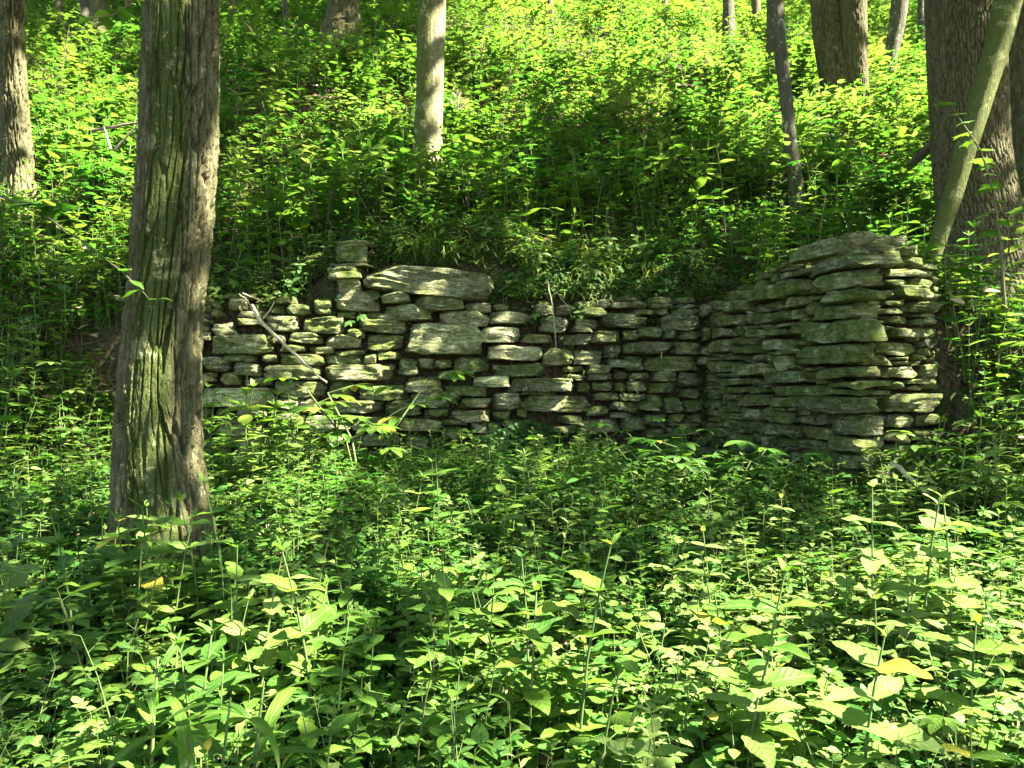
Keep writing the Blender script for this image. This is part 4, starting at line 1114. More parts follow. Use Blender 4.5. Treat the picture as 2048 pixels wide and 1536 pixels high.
# ---- the plants in front: one object each, every leaf its own
HILEAF = {}
def leaf_me(key, lm):
    if (key, lm) not in HILEAF:
        V, Q, U = GEO[key][0]; HILEAF[(key, lm)] = mesh('leaf', V, Q, [M[lm]], U)
    return HILEAF[(key, lm)]
PCACHE = {}
def place_plant(species, seed, lm, loc, rz, s, label, group, name, cat='plant', tiltx=0.0):
    ck = (species, seed)
    if ck not in PCACHE:
        st, lv = plant(species, seed)
        V, Q, U, mi = join([(a, b, None, 0) for a, b in st])
        PCACHE[ck] = (mesh('stem', V, Q, [M['stem']], U), lv)
    sm, lv = PCACHE[ck]
    o = link(name, sm, label=label, cat=cat, group=group)
    o.location = loc; o.rotation_euler = (tiltx, 0, rz); o.scale = (s, s, s)
    for key, m in lv:
        c = bpy.data.objects.new('leaf', leaf_me(key, 'leaf_yellow' if random.random() < 0.018 else lm)); COL.objects.link(c); c.parent = o; c.matrix_basis = m
    return o

LAND = [(372, 1400, 'beside the broad grass stalks'), (60, 1130, 'by the weathered rock at the left edge'), (325, 1110, 'at the foot of the big furrowed trunk'),
        (860, 1222, 'around the flat pale rock'), (693, 1100, 'near the small upright pale rock'), (1010, 1345, 'around the small foreground rock'),
        (1880, 1180, 'below the tallest right edge plants'), (1480, 1330, 'in the brightest sun patch'), (1640, 1510, 'at the bottom edge under the sun patch'),
        (1000, 1510, 'at the middle of the bottom edge'), (130, 1480, 'in the lower left corner'), (1820, 1000, 'near the pale stick by the pier'), (1400, 1090, 'before the dark five leaflet bushes'),
        (2000, 1450, 'in the lower right corner'), (640, 1330, 'right of the broad grass stalks'), (1240, 1230, 'left of the brightest sun patch'), (150, 1300, 'between left edge rock and grass stalks'), (520, 1180, 'just right of the big trunk foot')]
def zone(px, py):
    return min(LAND, key=lambda t_: ((t_[0] - px) * 0.8) ** 2 + (t_[1] - py) ** 2)[2]
TONE = {'leaf_mid': 'mid green', 'leaf_light': 'pale green', 'leaf_dark': 'deep green', 'leaf_gold': 'yellow green', 'leaf_yellow': 'yellowing'}
WORDS = {'opposite': ('leafy_plant', 'leafy plant with paired leaves'), 'broad': ('broad_leaved_plant', 'low plant with broad leaves'),
         'narrow': ('narrow_leaved_plant', 'plant with many narrow leaves'), 'palmate': ('five_leaflet_plant', 'plant with fans of five leaflets'), 'maple': ('maple_seedling', 'seedling with lobed maple leaves'), 'sprig': ('small_leaved_plant', 'branched plant with many small leaves')}
X, Y = jitter_points(-4.2, 4.2, 1.95, 5.6, 0.205)
m = inview(X, Y, 1.0, 0.15) & ~blocked(X, Y) & (patch(X, Y, 1.2, 91) < 0.42)
X, Y = X[m], Y[m]; o_ = np.argsort(Y); X, Y = X[o_], Y[o_]
Z = height(X, Y)
NIND = 282
bound = Y[min(NIND, len(Y) - 1)]
for i in range(min(NIND, len(X))):
    r = random.random()
    sp = 'opposite' if r < 0.44 else 'broad' if r < 0.68 else 'narrow' if r < 0.80 else 'sprig' if r < 0.92 else 'palmate' if r < 0.96 else 'maple'
    px, py = pix(X[i], Y[i], Z[i] + 0.4)
    lm = random.choices(('leaf_mid', 'leaf_light', 'leaf_dark', 'leaf_gold', 'leaf_yellow'), (2.5, 9, 0.4, 0.5, 0.03) if (px > 1150 and py > 1080) else (6, 2.5, 2, 0.4, 0.03))[0]  # pale leaves favoured at lower right, painting the sun patch brighter
    s = random.choice((random.uniform(0.5, 0.8), random.uniform(0.75, 1.1), random.uniform(0.85, 1.2)))
    if sp in ('palmate', 'maple'): s *= 0.75
    if Y[i] < 2.6: s = min(s, 0.85) * 0.85
    if Y[i] < 2.2: s = min(s, 0.6)
    lim = 990 if px < 500 else 1065 if px < 1250 else 1085
    s = max(0.3, min(s, (CAMZ - (lim - 768) / F * Y[i] - Z[i]) / 0.85))
    nm, words = WORDS[sp]
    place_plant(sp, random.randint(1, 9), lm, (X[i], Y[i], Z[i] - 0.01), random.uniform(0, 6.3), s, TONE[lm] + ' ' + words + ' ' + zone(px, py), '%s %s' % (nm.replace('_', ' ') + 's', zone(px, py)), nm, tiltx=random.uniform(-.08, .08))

# special plants one can point to
def ground_at(px, py, lift=0.0):
    Yg = ray_ground(px, py, lift=lift); x = (px - 1024) / F * Yg; return Vector((x, Yg, h1(x, Yg)))
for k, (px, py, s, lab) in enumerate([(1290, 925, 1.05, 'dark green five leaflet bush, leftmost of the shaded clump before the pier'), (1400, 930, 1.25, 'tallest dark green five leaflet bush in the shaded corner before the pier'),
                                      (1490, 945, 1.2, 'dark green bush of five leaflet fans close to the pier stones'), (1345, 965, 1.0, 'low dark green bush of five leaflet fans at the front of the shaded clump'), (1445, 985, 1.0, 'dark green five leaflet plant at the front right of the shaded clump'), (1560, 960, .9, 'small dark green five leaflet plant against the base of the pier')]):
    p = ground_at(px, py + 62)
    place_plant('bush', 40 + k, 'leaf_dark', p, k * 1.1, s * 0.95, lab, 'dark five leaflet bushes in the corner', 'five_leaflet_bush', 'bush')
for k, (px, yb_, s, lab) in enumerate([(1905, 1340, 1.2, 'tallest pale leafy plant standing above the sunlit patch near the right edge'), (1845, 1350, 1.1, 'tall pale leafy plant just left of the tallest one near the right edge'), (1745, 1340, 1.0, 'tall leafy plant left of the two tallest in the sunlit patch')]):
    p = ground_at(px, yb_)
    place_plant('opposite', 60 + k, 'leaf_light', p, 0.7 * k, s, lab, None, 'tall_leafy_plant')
for k, (px, Yg, s_, lab) in enumerate([(250, 3.9, 1.0, 'tall paired leaf plant before the left side of the big furrowed trunk'), (300, 3.7, 1.05, 'tall paired leaf plant before the middle of the big furrowed trunk'), (345, 4.0, 0.95, 'leafy plant close against the front of the big furrowed trunk'),
                                        (400, 3.8, 1.05, 'tall paired leaf plant before the right side of the big furrowed trunk'), (450, 4.0, 1.0, 'leafy plant at the right root of the big furrowed trunk'), (205, 4.1, 0.95, 'leafy plant at the left root of the big furrowed trunk')]):
    x = (px - 1024) / F * Yg
    place_plant('opposite', 80 + k, 'leaf_mid', (x, Yg, h1(x, Yg)), k * 0.9, s_, lab, None, 'leafy_plant')
p = Vector(((735 - 1024) / F * 6.75, 6.75, h1((735 - 1024) / F * 6.75, 6.75)))
place_plant('bush', 71, 'leaf_mid', p, 0.3, 1.75, 'sapling with two tiers of large leaflet fans in front of the wall', None, 'fan_leaved_sapling', 'sapling')
place_plant('palmate', 73, 'leaf_mid', p + Vector((0.12, -0.15, 0)), 2.0, 1.3, 'lower fan leaved shoot beside the tall fan leaved sapling', None, 'fan_leaved_sapling', 'sapling')

# ---- undergrowth (nobody could count it)
def species_for(x, y, z, keyset):
    pass
PX_ = []; RO = []; SCL = []; IX = []
def emit(x, y, z, idx, s, tilt=0.12):
    n = len(x); PX_.append(np.stack([x, y, z], 1)); IX.append(idx); SCL.append(s)
    RO.append(np.stack([RNG.uniform(-tilt, tilt, n), RNG.uniform(-tilt, tilt, n), RNG.uniform(0, 6.283, n)], 1))
def choose(x, y, z):
    n = len(x); out = np.zeros(n, int)
    px, py = pix(x, y, z)
    backlit_gold = sstep(1.6, 0.5, ((px - 1450) / 600) ** 2 + ((py - 120) / 220) ** 2) + 0.6 * sstep(1.4, 0.4, ((px - 150) / 250) ** 2 + ((py - 300) / 250) ** 2) + 0.4 * sstep(1.4, 0.4, ((px - 820) / 300) ** 2 + ((py - 260) / 170) ** 2)  # where backlight on the slope is put into yellower leaf colour
    dark = sstep(0.0, 0.6, patch(x, y, 0.6, 31)) + 0.6 * sstep(1.3, 0.5, ((px - 1350) / 500) ** 2 + ((py - 420) / 150) ** 2)  # deep green patches, plus a shaded slope region darkened by leaf colour
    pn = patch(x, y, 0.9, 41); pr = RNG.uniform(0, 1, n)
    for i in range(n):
        w = [3.2, 1.5, 1.2 + 2 * dark[i], 0.25 + 2.6 * max(0, backlit_gold[i])]
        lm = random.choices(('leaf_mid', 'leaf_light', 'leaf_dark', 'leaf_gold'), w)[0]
        a = pn[i]
        sp = random.choices(('opposite', 'narrow', 'broad', 'palmate', 'maple', 'sprig'), (2.6 + 5 * max(0, a), 1.6 + 4 * max(0, -a), 1.8, 0.5, 0.35, 2.4))[0]
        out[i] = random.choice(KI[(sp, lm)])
    return out
# behind the individual plants, up to the wall
X, Y = jitter_points(-6, 6.5, 4.2, 8.2, 0.17)
m = inview(X, Y) & ~blocked(X, Y) & (Y > bound) & (height(X, Y) < 1.6)
X, Y = X[m], Y[m]; Z = height(X, Y)
ub, db, pa, pb = wallcoords(X, Y)
alc = (ub > 0.8) & (pb < 0)
cl = patch(X, Y, 1.3, 63)
s = np.clip(0.62 + 0.75 * cl + RNG.uniform(-0.2, 0.25, len(X)), 0.32, 1.15) * np.where(alc & (Y > 6.3), 0.78, 1.0)
s = s * np.where((pix(X, Y, 0.7)[0] > 1200) & (pix(X, Y, 0.7)[0] < 1800), 0.72, 1.0)
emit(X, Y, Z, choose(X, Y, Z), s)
# taller clumps climbing the foot of the wall
for px0, px1, y0, y1, n, s0, s1, spp in ((400, 690, 6.1, 7.2, 60, 0.6, 1.35, ('opposite', 'sprig', 'broad')), (760, 1010, 6.3, 7.3, 55, 0.4, 1.0, ('narrow', 'sprig', 'narrow')),
                                        (1000, 1260, 6.6, 7.6, 35, 0.4, 0.65, ('sprig', 'broad', 'opposite')), (1540, 1780, 5.0, 5.75, 40, 0.35, 0.6, ('opposite', 'sprig', 'broad')), (1760, 2040, 5.0, 6.1, 90, 0.6, 1.1, ('opposite', 'sprig', 'palmate', 'narrow'))):
    Y = RNG.uniform(y0, y1, n); X = (RNG.uniform(px0, px1, n) - 1024) / F * Y
    m = ~blocked(X, Y); X, Y = X[m], Y[m]; Z = height(X, Y)
    ix = np.array([random.choice(KI[(random.choice(spp), random.choice(('leaf_mid', 'leaf_mid', 'leaf_light')))]) for _ in X])
    emit(X, Y, Z, ix, RNG.uniform(s0, s1, len(X)))
# plants spilling over the edge of the wall
n = 430
u = RNG.uniform(-0.2, LB + 0.1, n); d = RNG.uniform(0.20, 0.60, n)
X = WB0[0] + TB[0] * u - TB[1] * d; Y = WB0[1] + TB[1] * u + TB[0] * d; Z = np.maximum(height(X, Y), 2.1)
kk = patch(X, Y, 1.6, 71) > -0.28
X, Y, Z = X[kk], Y[kk], Z[kk]
emit(X, Y, Z, choose(X, Y, Z), RNG.uniform(0.3, 0.75, len(X)))
RO[-1][:, 0] += RNG.uniform(0.1, 0.9, len(X)); RO[-1][:, 2] = RNG.uniform(-0.9, 0.9, len(X))
n = 130
u = RNG.uniform(1.2, 3.7, n); d = RNG.uniform(0.26, 0.95, n)
X = WB0[0] + TB[0] * u - TB[1] * d; Y = WB0[1] + TB[1] * u + TB[0] * d; Z = height(X, Y)
emit(X, Y, Z, choose(X, Y, Z), RNG.uniform(0.3, 0.7, n)); RO[-1][:, 0] += RNG.uniform(0.0, 0.7, n); RO[-1][:, 2] = RNG.uniform(-0.9, 0.9, n)
n = 150
u = RNG.uniform(1.75, 3.6, n); d = RNG.uniform(0.26, 0.50, n)
X = WB0[0] + TB[0] * u - TB[1] * d; Y = WB0[1] + TB[1] * u + TB[0] * d; Z = np.maximum(height(X, Y) - 0.02, 2.74)
ix = np.array([random.choice(KI[random.choice((('grass', 'grass'), ('grass', 'grass'), ('sprig', 'leaf_mid'), ('broad', 'leaf_mid'), ('opposite', 'leaf_light'), ('ground', 'leaf_small')))]) for _ in range(n)])
emit(X, Y, Z, ix, RNG.uniform(0.25, 0.55, n)); RO[-1][:, 0] += RNG.uniform(0.1, 0.8, n); RO[-1][:, 2] = RNG.uniform(-0.9, 0.9, n)
n = 190
u = RNG.uniform(3.2, LB + 0.15, n); d = RNG.uniform(0.15, 0.34, n)
X = WB0[0] + TB[0] * u - TB[1] * d; Y = WB0[1] + TB[1] * u + TB[0] * d; Z = np.full(n, 2.46) + RNG.uniform(0, 0.08, n)
ix = np.array([random.choice(KI[random.choice((('grass', 'grass'), ('grass', 'grass'), ('sprig', 'leaf_dark'), ('sprig', 'leaf_mid'), ('broad', 'leaf_mid'), ('ground', 'leaf_small')))]) for _ in range(n)])
emit(X, Y, Z, ix, RNG.uniform(0.3, 0.7, n)); RO[-1][:, 0] += RNG.uniform(0.1, 1.0, n); RO[-1][:, 2] = RNG.uniform(-0.9, 0.9, n)
# the bank left of the wall, behind the big trunk
X, Y = jitter_points(-6.5, -2.9, 6.0, 9.5, 0.15)
ub, db, pa, pb = wallcoords(X, Y); m = (ub < 0.25) & inview(X, Y)
X, Y = X[m], Y[m]; Z = height(X, Y)
emit(X, Y, Z, choose(X, Y, Z), RNG.uniform(0.4, 0.9, len(X)))
# steep bank right of the pier
X, Y = jitter_points(3.0, 8.5, 5.4, 9.2, 0.125)
ub, db, pa, pb = wallcoords(X, Y)
m = inview(X, Y) & ~blocked(X, Y) & (pb > LR + 0.12)
X, Y = X[m], Y[m]; Z = height(X, Y)
emit(X, Y, Z, choose(X, Y, Z), RNG.uniform(0.45, 1.0, len(X)))
# low filler between the front plants
X, Y = jitter_points(-4.4, 4.4, 1.9, 6.2, 0.15)
m = inview(X, Y, 1.0, 0.2) & ~blocked(X, Y); X, Y = X[m], Y[m]; Z = height(X, Y)
lmx = np.array([random.choices(('leaf_mid', 'leaf_light', 'leaf_dark'), (3, 4, .6) if pix(x_, y_, 0.5)[0] > 1100 else (4, 2, 1.2))[0] for x_, y_ in zip(X, Y)])  # paler mix on the sun patch side, brightening it by leaf colour
ix = np.array([random.choice(KI[(random.choices(('sprig', 'broad', 'narrow', 'opposite'), (4, 3, 1.5, 1))[0], l_)]) for l_ in lmx])
emit(X, Y, Z, ix, RNG.uniform(0.4, 0.85, len(X)) * np.where(Y < 2.3, 0.7, 1))
# the slope
for y0, y1, st, smin, smax in ((6.0, 11, 0.18, 0.5, 1.4), (11, 17, 0.20, 0.5, 1.35), (17, 27, 0.25, 0.5, 1.3), (27, 38, 0.36, 0.7, 1.5)):
    X, Y = jitter_points(-0.7 * y1 - 1, 0.7 * y1 + 1, y0, y1, st)
    m = inview(X, Y, 1.05, 0.8) & ~blocked(X, Y)
    hz = height(X, Y)
    m &= (hz > 1.6) | (Y > 8.6) | (X < -3.9) | (X > 3.9)
    ub, db, pa, pb = wallcoords(X, Y)
    edge = (ub > 0.2) & (ub < LB) & (db > 0.30) & (db < 0.75) & (pb < 0.2)
    m &= ~(edge & (RNG.uniform(0, 1, len(X)) < 0.1))
    bare = patch(X, Y, 0.55, 51)
    px, py = pix(X, Y, hz)
    litter_zone = ((px - 110) / 150) ** 2 + ((py - 500) / 70) ** 2 < 1
    m &= ~((bare > 0.25) & (RNG.uniform(0, 1, len(X)) < 0.7)) & ~(litter_zone & (RNG.uniform(0, 1, len(X)) < 0.7))
    X, Y, hz = X[m], Y[m], hz[m]
    ub, db, pa, pb = wallcoords(X, Y)
    cl = patch(X, Y, 1.1, 61)
    s = (smin + (smax - smin) * np.clip(RNG.uniform(0, 1, len(X)) * 0.55 + 0.35 + 0.75 * cl, 0, 1.15))
    s = np.where((ub > 0) & (ub < LB + .5) & (db < 1.0) & (db > 0), s * 0.72, s)
    emit(X, Y, hz, choose(X, Y, hz), s)
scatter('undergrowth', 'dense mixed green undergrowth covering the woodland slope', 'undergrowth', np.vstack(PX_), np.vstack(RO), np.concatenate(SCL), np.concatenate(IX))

PX_ = []; RO = []; SCL = []; IX = []
for y0, y1, st in ((1.8, 8.0, 0.19), (8.0, 13, 0.27)):
    X, Y = jitter_points(-0.7 * y1 - 1, 0.7 * y1 + 1, y0, y1, st)
    m = inview(X, Y) & ~blocked(X, Y)
    X, Y = X[m], Y[m]; Z = height(X, Y)
    g = RNG.uniform(0, 1, len(X)) < 0.22
    idx = np.where(g, RNG.choice(KI[('ground', 'leaf_gold')], len(X)), RNG.choice(KI[('ground', 'leaf_small')], len(X)))
    emit(X, Y, Z, idx, RNG.uniform(0.7, 1.4, len(X)))
scatter('ground_cover', 'small round leaved ground cover beneath the taller plants', 'ground cover', np.vstack(PX_), np.vstack(RO), np.concatenate(SCL), np.concatenate(IX))

PX_ = []; RO = []; SCL = []; IX = []
X, Y = jitter_points(-11, 12, 1.8, 16, 0.30)
m = inview(X, Y) & ~blocked(X, Y); X, Y = X[m], Y[m]; Z = height(X, Y)
emit(X, Y, Z, RNG.choice(KI[('litter', '')], len(X)), RNG.uniform(0.8, 1.5, len(X)))
scatter('leaf_litter', 'brown dead leaves lying on the bare soil between plants', 'leaf litter', np.vstack(PX_), np.vstack(RO), np.concatenate(SCL), np.concatenate(IX))

PX_ = []; RO = []; SCL = []; IX = []
n = 330
u = RNG.uniform(2.4, 5.6, n); d = RNG.uniform(0.20, 0.8, n)
X = WB0[0] + TB[0] * u - TB[1] * d; Y = WB0[1] + TB[1] * u + TB[0] * d
emit(X, Y, height(X, Y) + 0.02, RNG.choice(KI[('grass', 'grass')], n), RNG.uniform(0.5, 0.95, n), 0.35)
n = 60
u = RNG.uniform(0.4, 2.4, n); d = RNG.uniform(0.3, 0.7, n)
X = WB0[0] + TB[0] * u - TB[1] * d; Y = WB0[1] + TB[1] * u + TB[0] * d
emit(X, Y, height(X, Y) + 0.02, RNG.choice(KI[('grass', 'grass')], n), RNG.uniform(0.4, 0.7, n), 0.35)
X, Y = jitter_points(-8, 8, 2, 12, 0.55); m = inview(X, Y) & ~blocked(X, Y); X, Y = X[m], Y[m]
emit(X, Y, height(X, Y), RNG.choice(KI[('grass', 'grass')], len(X)), RNG.uniform(0.5, 1.0, len(X)))
scatter('grass', 'thin arching grass hanging over the top of the wall and between plants', 'grass', np.vstack(PX_), np.vstack(RO), np.concatenate(SCL), np.concatenate(IX))

# ---- saplings on the slope, each a thing
SAPS = [(470, 300), (600, 190), (1000, 330), (1100, 240), (1210, 420), (1290, 300), (1440, 300), (960, 130), (1180, 120), (1330, 90), (1840, 430), (1790, 260), (120, 200), (230, 160), (500, 130), (780, 60), (1400, 60), (1240, 40), (1590, 80), (1760, 90), (1010, 40), (90, 60), (745, 130), (1480, 130)]
SPOT = ['right of the big furrowed trunk', 'on the slope left of the sunlit trunk', 'on the slope right of the sunlit trunk', 'on the slope above the middle of the wall', 'just above the wall near the pier', 'on the shaded slope above the wall', 'left of the thin lichen mottled trunk',
        'on the upper slope right of the sunlit trunk', 'in the middle of the bright upper slope', 'on the bright upper slope left of the lichen trunk', 'left of the huge brown trunk', 'below the leaning dark trunk', 'between the two left trunks', 'just left of the big furrowed trunk high up',
        'on the slope below left of the dark flared trunk', 'near the top edge left of the sunlit trunk', 'near the top edge left of the half hidden trunk', 'at the top of the bright slope', 'left of the forked brown trunk', 'between the forked and the leaning dark trunk', 'near the top edge right of the sunlit trunk',
        'in the top left corner behind the slim trunk', 'between the dark flared and the sunlit trunk', 'on the bright slope below the distant trunks']
for i, (px, py) in enumerate(SAPS):
    Yg = ray_ground(px, py + 40)
    x = (px - 1024) / F * Yg; z = h1(x, Yg)
    lm = 'leaf_gold' if (py < 200 and px > 900) else random.choice(('leaf_mid', 'leaf_dark'))  # yellow-green on the bright upper slope paints its backlight in
    me = bpy.data.objects.get  # noqa
    st, lv = plant('sapling', 300 + i % 5)
    V, Q, U, mi = join([(a, b, None, 0) for a, b in st])
    s = min(1.5, 0.35 + Yg * 0.035)
    root = link('sapling', mesh('stem', V, Q, [M['twig']], U), label='slim leafy sapling ' + SPOT[i], cat='sapling', group='saplings on the slope')
    root.location = (x, Yg, z - 0.02); root.rotation_euler = (0, 0, i * 1.3); root.scale = (s, s, s)
    ch = []
    for key, mm in lv:
        V, Q, U = GEO[key][1]; A = np.array(mm); ch.append((V @ A[:3, :3].T + A[:3, 3], Q, U, 0))
    V, Q, U, mi = join(ch)
    f = link('foliage', mesh('foliage', V, Q, [M[lm]], U), root)

# ---- leafy shrubs scattered over the slope
rs0 = random.Random(77)
def slope_zone(px, py):
    if px < 300: return 'on the slope left of the big furrowed trunk'
    if py > 380: return 'just above the top of the wall'
    if px < 830: return 'on the slope between the big and the sunlit trunk'
    if py < 180 and px > 900: return 'on the bright upper slope'
    if px < 1250: return 'on the middle slope right of the sunlit trunk'
    if px < 1560: return 'on the shaded slope left of the lichen mottled trunk'
    return 'on the slope left of the huge brown trunk'
SHRUB = []
for q_ in range(4):
    st, lv = [], []
    r_ = random.Random(q_)
    for b_ in range(9):
        a_ = r_.uniform(0, 6.3); H_ = r_.uniform(0.5, 1.0); sp_ = r_.uniform(0.1, 0.5)
        path = [Vector((math.cos(a_) * sp_ * t * t, math.sin(a_) * sp_ * t * t, H_ * t)) for t in (0, 0.35, 0.7, 1)]
        st.append(tube(path, [0.008, 0.006, 0.004, 0.002], 4))
        for k in range(15):
            t = 0.3 + 0.7 * k / 14
            lv.append((r_.choice(('ovate', 'ovate2', 'broad')), LM(along(path, t), 2.4 * k + r_.uniform(-.4, .4), r_.uniform(-.15, .3), r_.uniform(-.3, .3), r_.uniform(0.09, 0.17))))
    V, Q, U, mi = join([(a, b, None, 0) for a, b in st]); stm = mesh('stem', V, Q, [M['twig']], U)
    ch = []
    for key, mm in lv:
        V, Q, U = GEO[key][1]; A = np.array(mm); ch.append((V @ A[:3, :3].T + A[:3, 3], Q, U, 0))
    V, Q, U, mi = join(ch)
    SHRUB.append((stm, {lm: mesh('foliage', V, Q, [M[lm]], U) for lm in ('leaf_mid', 'leaf_light', 'leaf_gold', 'leaf_dark')}))
TW = {'leaf_mid': 'mid green', 'leaf_light': 'pale green', 'leaf_gold': 'yellow green', 'leaf_dark': 'deep green'}
for i in range(64):
    px = rs0.uniform(20, 1850); py = rs0.uniform(120, 540)
    if 230 < px < 440: continue
    Yg = ray_ground(px, py, y0=7.0); x = (px - 1024) / F * Yg
    if blocked(np.array([x]), np.array([Yg]))[0] or h1(x, Yg) < 2.2 or Yg > 30: continue
    zn = slope_zone(px, py); lm = rs0.choice(('leaf_mid', 'leaf_mid', 'leaf_light', 'leaf_gold') if py < 250 else ('leaf_mid', 'leaf_dark', 'leaf_dark', 'leaf_light'))  # upper shrubs repeat the painted backlight, some in yellow-green
    stm, fo = SHRUB[i % 4]
    root = link('shrub', stm, label=TW[lm] + ' leafy shrub ' + zn, cat='shrub', group='shrubs ' + zn)
    sc = rs0.uniform(0.7, 1.25); root.location = (x, Yg, h1(x, Yg) - 0.02); root.rotation_euler = (0, 0, rs0.uniform(0, 6.3)); root.scale = (sc, sc, sc)
    link('foliage', fo[lm], root)

# ---- grassy stalks with broad blades in the lower left
for k, (px, py, s) in enumerate([(372, 1500, 0.62), (430, 1530, 0.55), (500, 1545, 0.6), (300, 1560, 0.5)]):
    Yg = 2.15 + 0.12 * k; x = (px - 1024) / F * Yg; z = h1(x, Yg)
    rs = random.Random(k)
    path = stem_path(0.60, 0.08, rs)
    V, Q = tube(path, [0.008, 0.007, 0.006, 0.005, 0.003], 6)
    root = link('broad_grass', mesh('stem', V, Q, [M['stem']], np.full((len(V), 2), .2)), label='tall grass stalk with long broad arching blades, %s of four at the lower left' % ('tallest', 'second from the left', 'rightmost', 'leftmost')[k], cat='grass stalk', group='broad grass stalks')
    root.location = (x, Yg, z); root.scale = (1, 1, 1)
    for i in range(7):
        c = link('blade', leaf_me('wide_blade', 'leaf_mid'), root); c.matrix_basis = LM(along(path, 0.1 + 0.13 * i), 2.6 * i + k, rs.uniform(0.5, 1.0), rs.uniform(-.3, .3), rs.uniform(0.28, 0.45))

# ---- cream flower plume beside the sunlit trunk
Yg = ray_ground(915, 345); x = (915 - 1024) / F * Yg; z = h1(x, Yg)
hgt = (CAMZ - (180 - 768) / F * Yg) - z
V, Q = tube([(0, 0, 0), (0.02, 0, hgt * .5), (0.0, 0, hgt)], [0.008, 0.006, 0.003], 5)
root = link('flowering_plant', mesh('stem', V, Q, [M['stem']]), label='tall plant with a cream branched flower plume right of the sunlit trunk', cat='flower'); root.location = (x, Yg, z)
rs = random.Random(3)
for k in range(22):
    t = k / 21; L = 0.17 * (1 - t) + 0.03; az = 2.4 * k; b = Vector((0, 0, hgt * (0.72 + 0.28 * t)))
    d = azdir(az) * L + Vector((0, 0, L * 0.8)); V, Q = tube([b, b + d * .6, b + d + Vector((0, 0, -.01))], [0.010, 0.013, 0.004], 5)
    link('plume_branch', mesh('plume_branch', V, Q, [M['plume']]), root)
for k in range(10):
    c = link('leaf', leaf_me('ovate', 'leaf_gold'), root); c.matrix_basis = LM(Vector((0, 0, hgt * (0.2 + 0.05 * k))), 2.4 * k, 0.2, 0, 0.2)

# ---- creeping small-leaved plant over the wall foot
V_ = []; rs = random.Random(12); ch = []
for k in range(1500):
    px = rs.gauss(1050, 48); py = rs.uniform(835, 985) if px > 1000 else rs.uniform(845, 905)
    if px < 930 or px > 1150 or py < 835 + abs(px - 1060) * 0.35: continue
    u, zz = wall_uv(px, py, WB0, TB); out = 0.06 + (0.0 if zz > 0.95 else (0.95 - zz) * 1.0) + rs.uniform(0, 0.06)
    p = Vector((WB0[0] + TB[0] * u + TB[1] * out, WB0[1] + TB[1] * u - TB[0] * out, zz))
    A = np.array(LM(p, PI + rs.uniform(-1.2, 1.2), rs.uniform(-0.9, 0.1), rs.uniform(-.5, .5), rs.uniform(0.03, 0.06)))
    V, Q, U = GEO['round'][1]; ch.append((V @ A[:3, :3].T + A[:3, 3], Q, U, 0))
V, Q, U, mi = join(ch)
link('creeper', mesh('creeper', V, Q, [leaf_mat('creeper_leaf', [(0.025, 0.085, 0.018), (0.04, 0.11, 0.024)], [(0.05, 0.20, 0.03), (0.07, 0.24, 0.035)], veins=0)], U), label='mat of tiny bluish green leaves hanging over the foot of the wall', cat='creeper', kind='stuff')

# ---- dead branch leaning on the wall, sticks, rocks, hanging stem
def on_wall(px, py, out):
    u, z = wall_uv(px, py, WB0, TB); return Vector((WB0[0] + TB[0] * u + TB[1] * out, WB0[1] + TB[1] * u - TB[0] * out, z))
def wob(pts, r, n=10, name='branch', mat='deadwood', parent=None, seed=0, k=0.006):
    rs = random.Random(seed); P2 = []; R2 = []
    for i in range(n + 1):
        t = i / n * (len(pts) - 1); j = min(int(t), len(pts) - 2)
        P2.append(pts[j].lerp(pts[j + 1], t - j) + Vector((rs.uniform(-k, k), rs.uniform(-k, k), rs.uniform(-k, k)))); R2.append(r[0] + (r[1] - r[0]) * i / n)
    V, Q = tube(P2, R2, 7)
    return mesh(name, V, Q, [M[mat]])
br = link('dead_branch', wob([on_wall(508, 612, 0.10), on_wall(535, 655, 0.14), on_wall(580, 695, 0.16), on_wall(620, 735, 0.18), on_wall(658, 765, 0.2)], (0.021, 0.009), 14, seed=3, k=0.012),
          label='pale bare dead branch leaning diagonally across the left part of the wall', cat='branch')
for a, b_ in (((512, 618), (484, 590)), ((530, 640), (555, 606)), ((490, 590), (532, 608)), ((465, 655), (490, 685)), ((484, 615), (492, 640))):
    link('twig', wob([on_wall(*a, 0.12), on_wall((a[0] + b_[0]) / 2 + 3, (a[1] + b_[1]) / 2, 0.16), on_wall(*b_, 0.15)], (0.009, 0.004), 6, 'twig', seed=a[0]), br)
link('dead_vine', wob([on_wall(1090, 562, 0.1), on_wall(1097, 600, 0.16), on_wall(1105, 650, 0.14), on_wall(1108, 705, 0.1)], (0.009, 0.004), 10, seed=5),
     label='thin pale dead stem hanging down over the middle of the wall', cat='stem')
link('dead_vine', wob([on_wall(1108, 585, 0.1), on_wall(1130, 615, 0.13), on_wall(1140, 640, 0.1)], (0.004, 0.003), 6, seed=6), label='short fine dead stem beside the longer hanging one on the wall', cat='stem')
def stick(a, b_, Y0, Y1, r, label, mat='deadwood', lift=0.0, seed=0, name='fallen_stick'):
    p, q = at(*a, Y0), at(*b_, Y1)
    link(name, wob([p, (p + q) / 2 + Vector((0, 0, lift)), q], r, 10, seed=seed, mat=mat), label=label, cat='stick')
stick((1785, 925), (1862, 992), 5.7, 5.3, (0.02, 0.014), 'pale bare stick lying among plants right of the pier base', seed=8)
stick((1818, 332), (1870, 285), 9.3, 8.6, (0.05, 0.06), 'dark fallen log propped against the left of the huge brown trunk', 'twig', seed=9, name='fallen_log')
stick((185, 262), (275, 245), 8.8, 8.6, (0.02, 0.012), 'pale fallen stick on the sunlit slope left of the big furrowed trunk', seed=10)
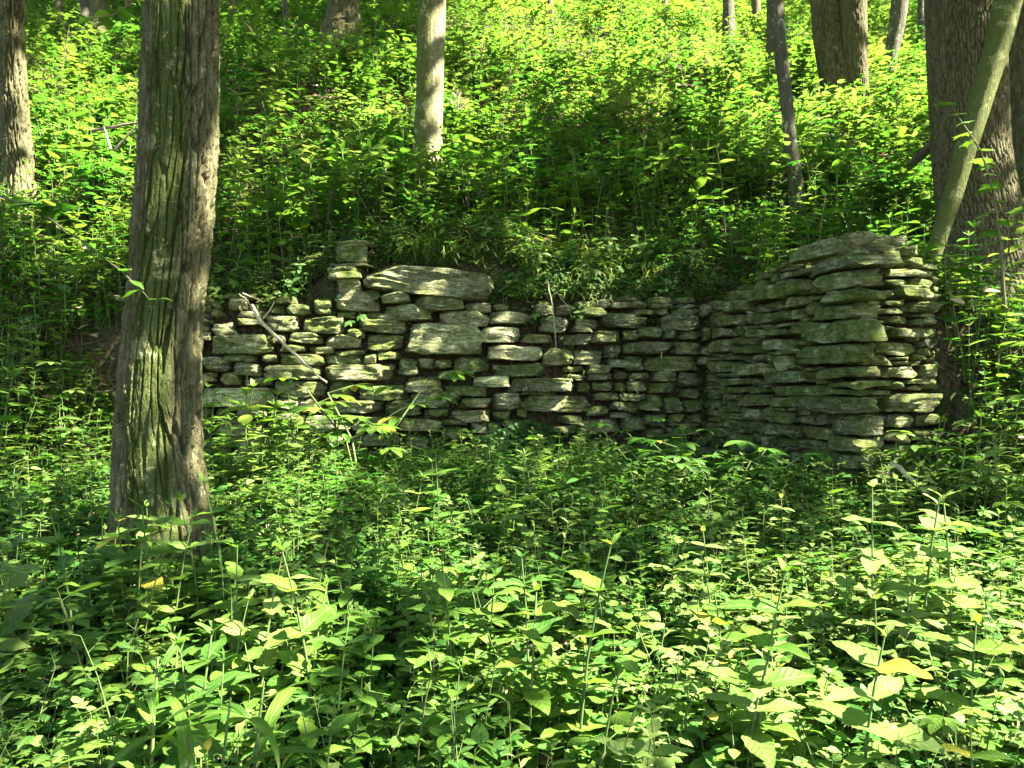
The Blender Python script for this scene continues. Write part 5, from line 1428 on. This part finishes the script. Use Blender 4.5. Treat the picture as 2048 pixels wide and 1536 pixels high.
stick((222, 300), (205, 240), 8.6, 8.7, (0.014, 0.008), 'short upright dead stem on the slope left of the big trunk', seed=11)
stick((230, 300), (285, 238), 8.6, 8.5, (0.014, 0.008), 'dead stem slanting up beside the big furrowed trunk', seed=12)
for k, (px, py, w, d, h, mat, lab) in enumerate([(693, 1098, 0.15, 0.10, 0.16, 'stone_pale_lit', 'small pale upright rock lit by sun among low plants'), (860, 1222, 0.26, 0.16, 0.07, 'stone_pale_lit', 'flat pale rock in the plants below the middle of the wall'),
                                                 (1010, 1345, 0.12, 0.1, 0.07, 'stone_pale_lit', 'small pale rock among leaves in the foreground'), (1160, 885, 0.07, 0.06, 0.09, 'stone_pale_lit', 'small white rock at the foot of the wall'), (30, 1110, 0.5, 0.25, 0.12, 'deadwood', 'weathered flat rock at the left edge by the ground')]):
    p = ground_at(px, py + 12)
    link('rock', stone_mesh(w, d, h, 700 + k, M[mat]), label=lab, cat='rock').location = p + Vector((0, 0, h * 0.35))

# ---- overhanging sprays of leaves: near the top left and by the huge trunk
def spray(pts, r, leaves, key, size, lm, label, name, seed):
    rs = random.Random(seed); pts = [Vector(p) for p in pts]
    b0_ = pts[0]
    root = link(name, wob([p - b0_ for p in pts], r, 12, mat='twig', seed=seed, k=0.004), label=label, cat='branch'); root.location = b0_
    for i in range(leaves):
        t = 0.25 + 0.75 * i / (leaves - 1); p = along(pts, t) - b0_
        c = link('leaf', leaf_me(key, lm), root); c.matrix_basis = LM(p, rs.uniform(0, 6.3), rs.uniform(-0.35, 0.2), rs.uniform(-.3, .3), size * rs.uniform(0.7, 1.15))
spray([at(300, -60, 4.2), at(270, 0, 4.1), at(225, 30, 4.0), at(170, 38, 3.9)], (0.006, 0.002), 8, 'broad', 0.13, 'leaf_mid', 'leafy twig hanging into the top left in front of the slope', 'hanging_twig', 1)
spray([at(-40, 380, 4.4), at(40, 405, 4.3), at(90, 412, 4.2), at(140, 418, 4.2)], (0.006, 0.002), 9, 'maple', 0.15, 'leaf_dark', 'dark shaded maple spray reaching in from the left edge', 'maple_twig', 2)
spray([at(90, 430, 4.5), at(160, 480, 4.4), at(240, 540, 4.3), at(300, 600, 4.2)], (0.006, 0.002), 8, 'ovate', 0.12, 'leaf_mid', 'thin twig with a few leaves crossing toward the big furrowed trunk', 'low_twig', 3)
spray([at(2010, 620, 6.2), at(2000, 480, 6.2), at(1985, 380, 6.2), at(1960, 300, 6.2), at(1900, 210, 6.1)], (0.014, 0.004), 16, 'maple', 0.16, 'leaf_mid', 'thin forked maple sapling with few leaves in front of the huge trunk', 'maple_sapling', 4)
spray([at(2012, 520, 6.2), at(2035, 440, 6.1), at(2060, 380, 6.0)], (0.008, 0.003), 7, 'maple', 0.15, 'leaf_light', 'side shoot with pale maple leaves at the right edge', 'maple_sapling', 5)
spray([at(430, -30, 6.0), at(470, 20, 6.0), at(510, 70, 6.0)], (0.006, 0.003), 3, 'ovate', 0.08, 'leaf_mid', 'bare thin twig right of the big furrowed trunk at the top', 'hanging_twig', 6)
